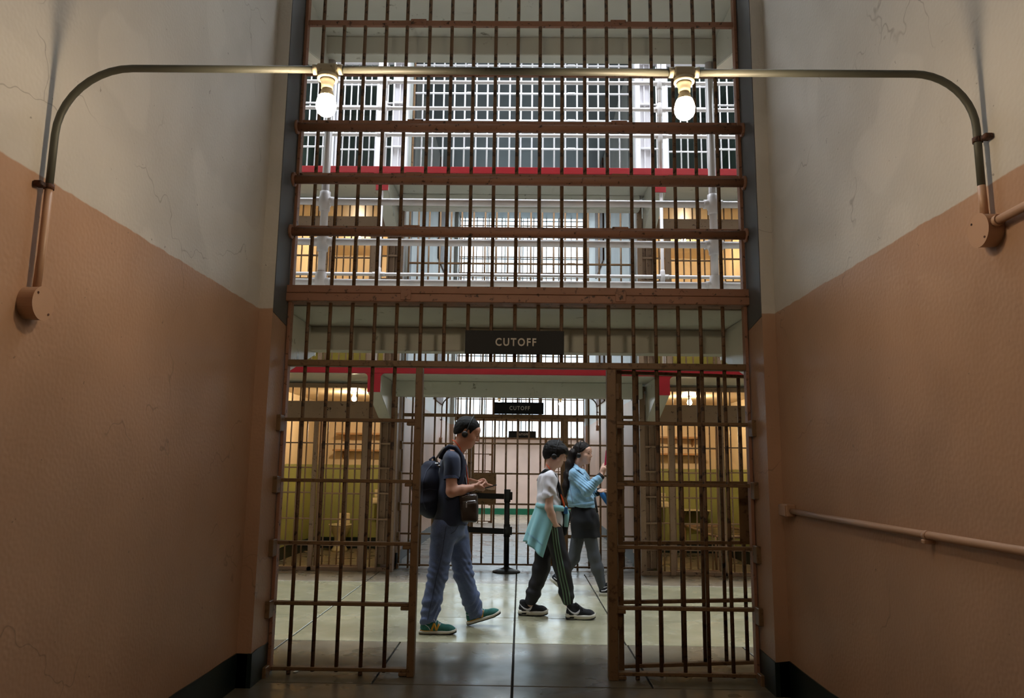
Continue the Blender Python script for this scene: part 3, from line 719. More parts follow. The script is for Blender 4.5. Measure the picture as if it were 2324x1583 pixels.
# ================================================================== people: smooth-blended solids turned into one skin
class Field:
    """signed-distance grid; shapes are blended into it and its zero surface becomes a mesh"""
    def __init__(s, lo, hi, h):
        s.lo = np.array(lo, float); s.h = h
        n = np.ceil((np.array(hi)-s.lo)/h).astype(int)+1
        s.ax = [s.lo[i] + h*np.arange(n[i]) for i in range(3)]
        s.v = np.full(n, 0.09, np.float32)
    def _sub(s, lo, hi):
        sl = []
        for i in range(3):
            a = int(np.clip(math.floor((lo[i]-s.lo[i])/s.h), 0, len(s.ax[i])-1)); b = int(np.clip(math.ceil((hi[i]-s.lo[i])/s.h)+1, a+1, len(s.ax[i])))
            sl.append(slice(a, b))
        x = s.ax[0][sl[0]][:, None, None]; y = s.ax[1][sl[1]][None, :, None]; z = s.ax[2][sl[2]][None, None, :]
        return tuple(sl), x, y, z
    def _blend(s, sl, d, k, cut):
        a = s.v[sl]
        if cut:
            h = np.clip(0.5 - 0.5*(a+d)/k, 0, 1); s.v[sl] = a*(1-h) - d*h + k*h*(1-h)
        else:
            h = np.clip(0.5 + 0.5*(a-d)/k, 0, 1); s.v[sl] = a*(1-h) + d*h - k*h*(1-h)
    def cone(s, a, b, ra, rb, k=0.02, sy=1.0, cut=False):
        """round cone from a to b, widened by sy sideways"""
        a = np.array(a, float); b = np.array(b, float); r = max(ra, rb)*max(1, sy)+0.05+k
        sl, x, y, z = s._sub(np.minimum(a, b)-r, np.maximum(a, b)+r)
        yc = (a[1]+b[1])/2; f = lambda v: (v-yc)/sy
        ba = np.array([b[0]-a[0], f(b[1])-f(a[1]), b[2]-a[2]]); px, py, pz = x-a[0], f(y)-f(a[1]), z-a[2]
        l2 = max(ba@ba, 1e-9); t = np.clip((px*ba[0]+py*ba[1]+pz*ba[2])/l2, 0, 1)
        d = np.sqrt((px-t*ba[0])**2 + (py-t*ba[1])**2 + (pz-t*ba[2])**2) - (ra+(rb-ra)*t)
        s._blend(sl, d.astype(np.float32), k, cut); return s
    def chain(s, pts, rs, k=0.02, sy=1.0):
        for i in range(len(pts)-1): s.cone(pts[i], pts[i+1], rs[i], rs[i+1], k, sy)
        return s
    def ell(s, c, r, R=None, k=0.015, cut=False):
        c = np.array(c, float); r = np.array(r, float); m = r.max()+0.05+k
        sl, x, y, z = s._sub(c-m, c+m); p = [x-c[0], y-c[1], z-c[2]]
        if R is not None: p = [R[0, i]*p[0]+R[1, i]*p[1]+R[2, i]*p[2] for i in range(3)]
        k0 = np.sqrt((p[0]/r[0])**2+(p[1]/r[1])**2+(p[2]/r[2])**2); k1 = np.sqrt((p[0]/r[0]**2)**2+(p[1]/r[1]**2)**2+(p[2]/r[2]**2)**2)+1e-6
        s._blend(sl, (k0*(k0-1)/k1).astype(np.float32), k, cut); return s
    def rbox(s, c, half, R=None, rad=0.01, k=0.01, cut=False):
        c = np.array(c, float); m = np.linalg.norm(half)+0.05+k
        sl, x, y, z = s._sub(c-m, c+m); p = [x-c[0], y-c[1], z-c[2]]
        if R is not None: p = [R[0, i]*p[0]+R[1, i]*p[1]+R[2, i]*p[2] for i in range(3)]
        q = [np.abs(p[i])-(half[i]-rad) for i in range(3)]
        d = np.sqrt(sum(np.maximum(v, 0)**2 for v in q)) + np.minimum(np.maximum(np.maximum(q[0], q[1]), q[2]), 0) - rad
        s._blend(sl, (d+0*x+0*y+0*z).astype(np.float32), k, cut); return s
    def merge(s, o, k=0.03):
        h = np.clip(0.5 + 0.5*(s.v-o.v)/k, 0, 1); s.v = s.v*(1-h) + o.v*h - k*h*(1-h); return s
    def clip(s, fn):
        """keep only where fn(x,y,z) < 0"""
        x = s.ax[0][:, None, None]; y = s.ax[1][None, :, None]; z = s.ax[2][None, None, :]
        s.v = np.maximum(s.v, (fn(x, y, z)+0*x+0*y+0*z).astype(np.float32)); return s
    def folds(s, fn):
        x = s.ax[0][:, None, None]; y = s.ax[1][None, :, None]; z = s.ax[2][None, None, :]
        s.v = np.where(np.abs(s.v) < 0.05, s.v + fn(x, y, z).astype(np.float32), s.v); return s
    def mesh(s, name, M=None, relax=1):
        v = s.v; v[0] = v[-1] = 0.05; v[:, 0] = v[:, -1] = 0.05; v[:, :, 0] = v[:, :, -1] = 0.05
        i8 = (v < 0).astype(np.int8); c = 0
        for dx in (0, 1):
            for dy in (0, 1):
                for dz in (0, 1): c = c + i8[dx:i8.shape[0]-1+dx, dy:i8.shape[1]-1+dy, dz:i8.shape[2]-1+dz]
        mixed = (c > 0) & (c < 8); idx = np.full(mixed.shape, -1, np.int64); ci = np.argwhere(mixed); idx[mixed] = np.arange(len(ci))
        acc = np.zeros((len(ci), 3)); cnt = np.zeros(len(ci))
        cor = [(i, j, k) for i in (0, 1) for j in (0, 1) for k in (0, 1)]
        for o1 in cor:
            for ax in range(3):
                if o1[ax]: continue
                o2 = list(o1); o2[ax] = 1
                v1 = v[ci[:, 0]+o1[0], ci[:, 1]+o1[1], ci[:, 2]+o1[2]]; v2 = v[ci[:, 0]+o2[0], ci[:, 1]+o2[1], ci[:, 2]+o2[2]]
                cr = (v1 < 0) != (v2 < 0); t = np.zeros(len(ci)); t[cr] = v1[cr]/(v1[cr]-v2[cr])
                p = np.array(o1, float)[None, :].repeat(len(ci), 0); p[:, ax] += t
                acc[cr] += p[cr]; cnt[cr] += 1
        P = s.lo + s.h*(ci + acc/np.maximum(cnt, 1)[:, None])
        Q = []
        sg = v < 0
        for a in range(3):
            b, cc = (a+1) % 3, (a+2) % 3
            n = list(v.shape); lo = [slice(None)]*3; hi = [slice(None)]*3; lo[a] = slice(0, n[a]-1); hi[a] = slice(1, n[a])
            e = np.argwhere(sg[tuple(lo)] != sg[tuple(hi)]); e = e[(e[:, b] > 0) & (e[:, cc] > 0) & (e[:, b] < n[b]-1) & (e[:, cc] < n[cc]-1)]
            ins = sg[e[:, 0], e[:, 1], e[:, 2]]
            def cell(db, dc):
                f = e.copy(); f[:, b] += db; f[:, cc] += dc; return idx[f[:, 0], f[:, 1], f[:, 2]]
            q = np.stack([cell(-1, -1), cell(0, -1), cell(0, 0), cell(-1, 0)], 1); q[~ins] = q[~ins][:, ::-1]; Q.append(q)
        Q = np.concatenate(Q); Q = Q[(Q >= 0).all(1)]
        for _ in range(relax):
            S = np.zeros_like(P); n_ = np.zeros(len(P))
            for i in range(4):
                np.add.at(S, Q[:, i], P[Q[:, (i+1) % 4]]); np.add.at(n_, Q[:, i], 1)
            P = 0.5*P + 0.5*S/np.maximum(n_, 1)[:, None]
        if M is not None: P = P @ np.array(M)[:3, :3].T + np.array(M)[:3, 3]
        me = bpy.data.meshes.new(name); me.vertices.add(len(P)); me.vertices.foreach_set('co', P.astype(np.float32).ravel())
        me.loops.add(len(Q)*4); me.loops.foreach_set('vertex_index', Q.ravel().astype(np.int32))
        me.polygons.add(len(Q)); me.polygons.foreach_set('loop_start', (np.arange(len(Q))*4).astype(np.int32))
        me.polygons.foreach_set('use_smooth', np.ones(len(Q), bool)); me.update(calc_edges=True); me.validate()
        return me
def bvh(me):
    vs = [v.co.copy() for v in me.vertices]; return BVHTree.FromPolygons(vs, [tuple(p.vertices) for p in me.polygons])
def ribbon(tree, pts, wid, lift=0.0015, n=24, from_y=-1, mb=None, thick=0.002):
    """strip laid on the surface seen from the side (rays along y); pts are (x, z) in world, wid one width or one per point"""
    mb = mb or MB(); pts = [np.array(p, float) for p in pts]
    L = np.concatenate([[0], np.cumsum([np.linalg.norm(b-a) for a, b in zip(pts, pts[1:])])])
    ws = wid if hasattr(wid, '__len__') else [wid]*len(pts); rows = []
    for t in np.linspace(0, L[-1], n):
        x = np.interp(t, L, [p[0] for p in pts]); z = np.interp(t, L, [p[1] for p in pts]); wd = np.interp(t, L, ws)
        t0, t1 = max(0, t-L[-1]/n), min(L[-1], t+L[-1]/n)
        d = np.array([np.interp(t1, L, [p[0] for p in pts])-np.interp(t0, L, [p[0] for p in pts]), np.interp(t1, L, [p[1] for p in pts])-np.interp(t0, L, [p[1] for p in pts])]); d /= max(np.linalg.norm(d), 1e-9)
        row = []
        for e in (-0.5, 0, 0.5):
            q = (x - d[1]*wd*e, z + d[0]*wd*e); hit = tree.ray_cast(Vector((q[0], from_y*50+0.0, q[1])), Vector((0, -from_y, 0)))
            row.append((q, hit[0]))
        rows.append(row)
    ys = [h.y for row in rows for q, h in row if h is not None]
    if not ys: return mb
    last = ys[0]; grid = []
    for row in rows:
        g = []
        for q, h in row:
            if h is not None: last = h.y
            g.append((q[0], last, q[1]))
        grid.append(g)
    s_ = -1 if from_y < 0 else 1
    F_ = [[mb.bm.verts.new((p[0], p[1]+s_*(lift+thick), p[2])) for p in g] for g in grid]
    B_ = [[mb.bm.verts.new((p[0], p[1]+s_*lift-s_*0.001, p[2])) for p in g] for g in grid]
    for i in range(len(grid)-1):
        for j in range(2):
            f = mb.bm.faces.new((F_[i][j], F_[i][j+1], F_[i+1][j+1], F_[i+1][j])); f.smooth = True
            mb.bm.faces.new((B_[i][j], B_[i+1][j], B_[i+1][j+1], B_[i][j+1]))
        mb.bm.faces.new((F_[i][0], F_[i+1][0], B_[i+1][0], B_[i][0])); mb.bm.faces.new((F_[i][2], B_[i][2], B_[i+1][2], F_[i+1][2]))
    mb.bm.faces.new((F_[0][0], B_[0][0], B_[0][1], F_[0][1])); mb.bm.faces.new((F_[0][1], B_[0][1], B_[0][2], F_[0][2]))
    mb.bm.faces.new((F_[-1][0], F_[-1][1], B_[-1][1], B_[-1][0])); mb.bm.faces.new((F_[-1][1], F_[-1][2], B_[-1][2], B_[-1][1]))
    return mb
def V(*a): return np.array(a, float)
def frame(pitch, yaw, roll=0.0):
    """head axes as columns: forward, left, up; pitch looks down, yaw turns towards the far side"""
    R = Matrix.Rotation(math.radians(yaw), 3, 'Z') @ Matrix.Rotation(math.radians(pitch), 3, 'Y') @ Matrix.Rotation(math.radians(roll), 3, 'X')
    return np.array(R)
def add_head(F, o, R, s, soft=0.0):
    T = lambda x, y, z: o + R @ (V(x, y, z)*s)
    E = lambda c, r, k=0.012, cut=False: F.ell(T(*c), V(*r)*s, R, k*s, cut)
    E((-0.014, 0, 0.032), (0.097, 0.075, 0.086)); E((0.028, 0, -0.030), (0.062, 0.060-soft*0.004, 0.080), 0.03)
    E((0.040, 0, -0.080), (0.046, 0.042, 0.034), 0.03); E((0.067, 0, -0.098), (0.019, 0.020, 0.016), 0.018)
    E((0.072, 0, 0.042), (0.022, 0.048, 0.030), 0.03)
    for e in (-1, 1):
        E((0.079, e*0.026, 0.017), (0.014, 0.024, 0.008), 0.014); E((0.062, e*0.040, -0.028), (0.024, 0.022, 0.026), 0.025)
        E((0.092, e*0.031, 0.001), (0.014, 0.017, 0.010), 0.010, True)
        E((0.080, e*0.031, 0.000), (0.0115, 0.0145, 0.0095), 0.004)
        E((-0.012, e*0.077, -0.006), (0.019, 0.0075, 0.031), 0.006); E((-0.006, e*0.085, -0.002), (0.010, 0.006, 0.018), 0.004, True)
        E((0.096, e*0.011, -0.033), (0.010, 0.0075, 0.0075), 0.008)
    F.cone(T(0.086, 0, 0.012), T(0.107, 0, -0.026), 0.0085*s, 0.0115*s, 0.010*s)
    E((0.086, 0, -0.058), (0.013, 0.023, 0.0065), 0.008); E((0.083, 0, -0.069), (0.012, 0.020, 0.0065), 0.008)
    E((0.099, 0, -0.0635), (0.006, 0.022, 0.0016), 0.003, True)
def hand(F, wr, f, n, t, curls, thumb=(0.55, 0.65, 0.35), s=1.0):
    """palm and five fingers: f points to the fingers, n out of the palm, t to the thumb side"""
    f, n, t = [np.array(a, float)/np.linalg.norm(a) for a in (f, n, t)]
    R = np.stack([f, t, n], 1)
    F.ell(wr+f*0.047*s, V(0.050, 0.040, 0.0165)*s, R, 0.02)
    for off, ln, c in zip((0.029, 0.010, -0.010, -0.028), (0.070, 0.078, 0.073, 0.058), curls):
        p = wr + f*(0.084 - abs(off)*0.25)*s + t*off*s; a = 0.0
        pts = [p - f*0.02*s, p]
        for q in (0.44, 0.31, 0.25):
            a += c; p = p + (f*math.cos(a) + n*math.sin(a))*ln*q*s; pts.append(p)
        F.chain(pts, [0.0095*s, 0.0095*s, 0.0085*s, 0.0078*s, 0.0068*s], 0.004)
    d = f*thumb[0]+t*thumb[1]+n*thumb[2]; d /= np.linalg.norm(d); p = wr+f*0.022*s+t*0.026*s
    d2 = d + f*0.5; d2 /= np.linalg.norm(d2)
    F.chain([p, p+d*0.038*s, p+d*0.038*s+d2*0.032*s], [0.014*s, 0.0105*s, 0.0085*s], 0.008)
def bounds(pts, pad): P = np.array(pts); return P.min(0)-pad, P.max(0)+pad
def face_bits(o, R, s, root, hair_m, lid):
    T = lambda x, y, z: Vector(o + R @ (V(x, y, z)*s))
    for e in (-1, 1):
        M_ = Matrix.Translation(T(0.0812, e*0.031, 0.0005)) @ Matrix(R.tolist()).to_4x4()
        ey = MB().lathe([(0, -0.0078*s)] + [(0.0095*s*math.sin(a), -0.0078*s*math.cos(a)) for a in np.linspace(0.3, 2.84, 8)] + [(0, 0.0078*s)], 14, M_).obj('eye', M_eye, root)
        MB().lathe([(0, 0), (0.0062*s, 0.0), (0.0058*s, 0.0016*s), (0, 0.0026*s)], 12, Matrix.Translation(T(0.0882, e*0.031, 0.001-lid*0.003)) @ Matrix(R.tolist()).to_4x4() @ Matrix.Rotation(math.radians(90), 4, 'Y')).obj('iris', M_iris, ey)
        P = [T(0.0905-abs(q)*0.004-(q*e > 0)*abs(q)*0.004, e*0.031+q*0.012, 0.0062-lid*0.004-0.0026*q*q) for q in (-1, -0.5, 0, 0.5, 1)]
        MB().tube(P, 0.0018*s, 6, True, [0.001*s, 0.0019*s, 0.0021*s, 0.002*s, 0.0012*s]).obj('eyelash', hair_m, root)
        P = [T(0.0925-abs(q)*0.005-(q*e > 0)*abs(q)*0.006, e*0.029+q*0.017, 0.021+0.004*(1-q*q)) for q in (-1, -0.5, 0, 0.5, 1)]
        MB().tube(P, 0.003*s, 6, True, [0.0022*s, 0.0040*s, 0.0042*s, 0.0036*s, 0.0016*s]).obj('eyebrow', hair_m, root)
    MB().tube([T(0.0965-abs(q)*0.010, q*0.021, -0.0632) for q in (-1, -0.6, 0, 0.6, 1)], 0.0035*s, 6, True, [0.001*s, 0.004*s, 0.0046*s, 0.004*s, 0.001*s]).obj('lips', M_lips, root)
def headphones(o, R, s, label, tilt=0.0, owner=None):
    T = lambda x, y, z: Vector(o + R @ (V(x, y, z)*s))
    root = empty('headphones', T(0, 0, -0.02), label, 'headphones')
    pts = []
    for a in np.linspace(-90, 90, 25):
        y = 0.094*math.sin(math.radians(a)); zz = -0.005 + 0.146*math.cos(math.radians(a))
        pts.append(T(0.0+tilt*(zz+0.02), y, zz))
    MB().tube(pts, 0.0055*s, 8).obj('headband', M_black, root)
    for e in (-1, 1):
        M_ = Matrix.Translation(T(-0.004, e*0.080, -0.026)) @ Matrix(R.tolist()).to_4x4() @ Matrix.Rotation(math.radians(-90*e), 4, 'X') @ Matrix.Diagonal((0.80, 0.80, 0.9, 1))
        MB().lathe([(0, 0.006*s), (0.029*s, 0.006*s), (0.032*s, 0.012*s), (0.032*s, 0.018*s), (0.027*s, 0.027*s), (0.012*s, 0.030*s), (0, 0.030*s)], 24, M_).obj('ear_cup', M_black, root)
        MB().lathe([(0.012*s, 0.0*s), (0.028*s, 0.0), (0.031*s, 0.003*s), (0.028*s, 0.0058*s), (0.012*s, 0.0058*s), (0.012*s, 0)], 24, M_).obj('ear_pad', M_belt, root)
    return root

M_skinA = mat('skin_tanned', (205, 150, 126), 0.45, 0.05, 30, bump=0.02, bscale=200)
M_skinB = mat('skin_pale', (228, 186, 168), 0.45, 0.04, 30, bump=0.02, bscale=200)
M_skinC = mat('skin_warm', (222, 174, 150), 0.45, 0.04, 30, bump=0.02, bscale=200)
M_eye = mat('eye_white', (170, 160, 154), 0.25, 0.02, 30, bump=0); M_iris = mat('iris_dark', (40, 26, 20), 0.2, 0.02, 30, bump=0); M_lips = mat('lip_colour', (176, 106, 98), 0.4, 0.05, 40, bump=0.02)
def mat_hair(name, rgb, rough):
    m = mat(name, rgb, rough, 0.3, 60, bump=0, spec=0.3); nt = m.node_tree; N = nt.nodes; L = nt.links
    tc = N.new('ShaderNodeTexCoord'); mp = N.new('ShaderNodeMapping'); mp.inputs['Rotation'].default_value = (0, 0.6, 0); mp.inputs['Scale'].default_value = (420, 300, 34)
    n = N.new('ShaderNodeTexNoise'); n.inputs['Scale'].default_value = 1.0; n.inputs['Detail'].default_value = 1
    bp = N.new('ShaderNodeBump'); bp.inputs['Strength'].default_value = 0.7; bp.inputs['Distance'].default_value = 0.004
    L.new(tc.outputs['Object'], mp.inputs['Vector']); L.new(mp.outputs['Vector'], n.inputs['Vector']); L.new(n.outputs['Fac'], bp.inputs['Height']); L.new(bp.outputs['Normal'], N['Principled BSDF'].inputs['Normal'])
    return m
M_hair = mat_hair('hair_dark', (22, 19, 20), 0.6)
M_hair2 = mat_hair('hair_dark_brown', (30, 21, 18), 0.6)
M_navy = mat('navy_cotton', (40, 50, 76), 0.85, 0.12, 14, bump=0.15, bscale=120, sheen=0.2)
M_cuff = mat('navy_rib', (62, 70, 100), 0.85, 0.3, 150, bump=0.3, bscale=260)
M_jeans = mat('blue_denim', (86, 102, 140), 0.85, 0.14, 30, (98, 114, 152), 0.60, 0.12, sheen=0.2)
M_pack = mat('backpack_fabric', (24, 30, 50), 0.8, 0.2, 12, bump=0.2, bscale=200)
M_strap2 = mat('dark_piping', (46, 52, 74), 0.7, 0.1, 40)
M_strap = mat('grey_webbing', (120, 112, 104), 0.8, 0.1, 60, bump=0.2, bscale=260)
M_leather = mat('dark_brown_leather', (58, 46, 38), 0.38, 0.2, 18, bump=0.2, bscale=120)
M_orange = mat('orange_lanyard', (236, 92, 36), 0.6, 0.06, 40)
M_shoeg = mat('green_suede', (46, 112, 104), 0.8, 0.12, 30, (28, 84, 80), 0.60, 0.1)
M_gold = mat('gold_patch', (206, 152, 52), 0.6, 0.08, 40)
M_lace = mat('white_lace', (226, 226, 238), 0.8, 0.05, 80)
M_sole = mat('white_rubber', (222, 218, 208), 0.55, 0.05, 40)
M_solek = mat('black_rubber', (18, 18, 18), 0.7, 0.1, 40)
M_shoek = mat('black_mesh_fabric', (20, 22, 30), 0.75, 0.2, 60, bump=0.3, bscale=320)
M_tee = mat('white_cotton', (232, 230, 238), 0.85, 0.04, 14, bump=0.12, bscale=120)
M_aqua = mat('aqua_fleece', (142, 202, 210), 0.9, 0.06, 20, bump=0.2, bscale=180, sheen=0.3)
M_track = mat('black_tricot', (22, 22, 30), 0.62, 0.2, 14, bump=0.1, bscale=160)
M_stripe = mat('green_stripe', (92, 120, 98), 0.6, 0.08, 40)
M_denim2 = mat('light_denim', (132, 176, 206), 0.85, 0.14, 25, (156, 192, 216), 0.60, 0.12, sheen=0.2)
M_skirt = mat('black_skirt_cloth', (16, 18, 26), 0.8, 0.15, 20, bump=0.1)
M_tights = mat('grey_tights', (74, 78, 86), 0.7, 0.1, 20, bump=0.05)
M_pink = mat('pink_phone_case', (214, 30, 92), 0.4, 0.05, 20, bump=0)
M_screen = mat('phone_glass', (14, 15, 20), 0.08, 0.02, 10, bump=0)
M_bottle = mat('blue_bottle', (52, 118, 186), 0.3, 0.1, 10, bump=0)

def shoe(root, M, L, kind, label=None):
    """shoe in its own frame: heel bottom at the origin, toes along +x, then placed by matrix M"""
    s = L/0.29; th = {'runner': 0.022, 'air': 0.034, 'skate': 0.028}[kind]
    up = {'runner': M_shoeg, 'air': M_shoek, 'skate': M_shoek}[kind]
    F = Field((-0.04, -0.09, -0.01), (L+0.04, 0.09, 0.20), 0.005)
    F.cone(V(0.045, 0, th+0.022)*V(s, 1, 1), V(0.215*s, 0, th+0.014), 0.038, 0.034, 0.02, 1.0)
    F.ell(V(0.232*s, 0, th+0.010), V(0.052*s, 0.043, 0.034), None, 0.025)
    F.cone(V(0.052*s, 0, th+0.03), V(0.046*s, 0, th+(0.062 if kind != 'air' else 0.075)), 0.040, 0.036, 0.02)
    F.cone(V(0.165*s, 0, th+0.030), V(0.092*s, 0, th+0.076), 0.026, 0.028, 0.02)
    F.ell(V(0.05*s, 0, th+0.125), V(0.036, 0.029, 0.045), None, 0.01, True)
    F.clip(lambda x, y, z: th-0.004-z)
    me = F.mesh('shoe'); tree = bvh(me)
    T = Matrix([[float(c) for c in r] for r in M])
    def fin(mb, name, m, parent):
        q = mb.mesh(name) if isinstance(mb, MB) else mb
        q.transform(T); return link(name, q, m, parent)
    sh = fin(me, 'shoe', up, root)
    # sole: outline of the foot, rocker toe
    out = [(-0.004, 0.0), (0.004, 0.030), (0.05, 0.038), (0.11, 0.034), (0.17, 0.042), (0.23, 0.044), (0.272, 0.030), (0.288, 0.0)]
    out = out + [(x, -y) for x, y in out[::-1][1:-1]]
    def sole(z0, z1, grow, m, name):
        mb = MB(); lo = []; hi = []
        for x, y in out:
            r = 0.012*max(0, (x-0.20)/0.09)**1.5
            lo.append(mb.bm.verts.new((x*s, y*grow, z0+r))); hi.append(mb.bm.verts.new(((x+(0.004 if x > 0.2 else -0.004 if x < 0.02 else 0))*s, y*(grow+0.06), z1+r*1.6+(0.012 if kind == 'air' and x < 0.06 else 0))))
        n = len(out); mb.bm.faces.new(lo[::-1]); mb.bm.faces.new(hi)
        for i in range(n): mb.bm.faces.new((lo[i], lo[(i+1) % n], hi[(i+1) % n], hi[i])).smooth = True
        return fin(mb, name, m, sh)
    sole(0.0, 0.006, 0.97, M_solek if kind != 'skate' else M_sole, 'outsole'); sole(0.0065, th+0.004, 1.0, M_sole, 'midsole')
    if kind == 'air':
        fin(MB().box(0.03*s, 0.075*s, -0.0435, -0.0395, 0.016, 0.026, 0.003), 'air_window', M_solek, sh)
    # laces
    mb = MB()
    for i in range(5):
        x = (0.165-i*0.017)*s; z = th+0.052+i*0.0105
        e = 1 if i % 2 else -1
        mb.tube([(x+0.006*e, -0.030, z-0.008), (x, -0.012, z+0.006), (x-0.004*e, 0.012, z+0.006), (x-0.006*e, 0.030, z-0.008)], 0.0032, 6)
    mb.tube([(0.095*s, -0.018, th+0.105), (0.112*s, -0.04, th+0.10), (0.125*s, -0.047, th+0.08)], 0.0028, 6); mb.tube([(0.095*s, -0.01, th+0.107), (0.090*s, -0.045, th+0.112), (0.10*s, -0.052, th+0.092)], 0.0028, 6)
    fin(mb, 'laces', M_lace if kind != 'air' else M_shoek, sh)
    # side mark
    mb = MB(); z0 = th
    if kind == 'runner':
        for a, b in (((0.098, 0.010), (0.116, 0.062)), ((0.116, 0.062), (0.136, 0.010)), ((0.136, 0.010), (0.154, 0.060))):
            ribbon(tree, [(a[0]*s, z0+a[1]), (b[0]*s, z0+b[1])], 0.015, 0.001, 10, -1, mb)
        fin(mb, 'side_letter', M_gold, sh)
        fin(ribbon(tree, [(0.012*s, z0+0.062), (0.05*s, z0+0.052), (0.075*s, z0+0.036), (0.088*s, z0+0.012)], 0.0035, 0.001, 14, -1), 'side_piping', M_lace, sh)
        fin(ribbon(tree, [(0.004*s, z0+0.008), (0.06*s, z0+0.007), (0.12*s, z0+0.005)], 0.007, 0.001, 14, -1), 'heel_band', M_gold, sh)
    elif kind == 'air':
        ribbon(tree, [(0.008*s, z0+0.066), (0.03*s, z0+0.045), (0.055*s, z0+0.028), (0.085*s, z0+0.018), (0.108*s, z0+0.022), (0.126*s, z0+0.040), (0.130*s, z0+0.052)], [0.003, 0.008, 0.012, 0.016, 0.020, 0.012, 0.003], 0.001, 22, -1, mb)
        fin(mb, 'side_swoosh', M_lace, sh)
    else:
        ribbon(tree, [(0.02*s, z0+0.022), (0.06*s, z0+0.026), (0.10*s, z0+0.044), (0.125*s, z0+0.040), (0.155*s, z0+0.014)], 0.009, 0.001, 20, -1, mb)
        fin(mb, 'side_stripe', M_lace, sh)
        fin(ribbon(tree, [(0.012*s, z0+0.062), (0.05*s, z0+0.058), (0.09*s, z0+0.064)], 0.006, 0.001, 12, -1), 'collar_edge', M_lace, sh)
    return sh
def foot_matrix(heel, toe, roll_up=0.0, yaw=0.0):
    """heel: world point under the heel; roll_up degrees lifts the toes"""
    return Matrix.Translation(Vector(heel)) @ Matrix.Rotation(math.radians(yaw), 4, 'Z') @ Matrix.Rotation(math.radians(-roll_up), 4, 'Y')
def wave(*terms):
    """sum of sine ripples; each term (amp, kx, ky, kz, phase)"""
    return lambda x, y, z: sum(a*np.sin(kx*x+ky*y+kz*z+p) for a, kx, ky, kz, p in terms)
def bump_field(seed, amp, freq, n=7, stretch=(1, 1, 1)):
    """soft irregular ripples used as cloth folds"""
    rs = np.random.RandomState(seed); T = []
    for i in range(n):
        d = rs.normal(size=3)*np.array(stretch); d /= np.linalg.norm(d); f = freq*rs.uniform(0.6, 1.7)
        T.append((amp/math.sqrt(n)*1.4, d[0]*f, d[1]*f, d[2]*f, rs.uniform(0, 6.28)))
    return wave(*T)
def local(p, o, R, s):
    """coordinates of grid points in the head's own axes"""
    def fn(x, y, z):
        dx, dy, dz = x-o[0], y-o[1], z-o[2]
        return [(R[0, i]*dx+R[1, i]*dy+R[2, i]*dz)/s for i in range(3)]
    return fn
def hair_cap(o, R, s, grow, zb_x, zb_z, extra=None, seed=1, rip=0.0015, h=0.005):
    F = Field(o-0.19*s, o+0.19*s, h)
    T = lambda x, y, z: o + R @ (V(x, y, z)*s)
    F.ell(T(-0.016, 0, 0.034), V(0.098+grow, 0.076+grow, 0.087+grow)*s, R, 0.01)
    F.ell(T(-0.05, 0, -0.005), V(0.062+grow*0.8, 0.066+grow*0.8, 0.07+grow)*s, R, 0.02)
    if extra: extra(F, T)
    lf = local(None, o, R, s)
    def cut(x, y, z):
        lx, ly, lz = lf(x, y, z); return (np.interp(lx, zb_x, zb_z)-lz)*s*0.85
    F.clip(cut); F.folds(bump_field(seed, rip, 190, 8))
    return F.mesh('hair')

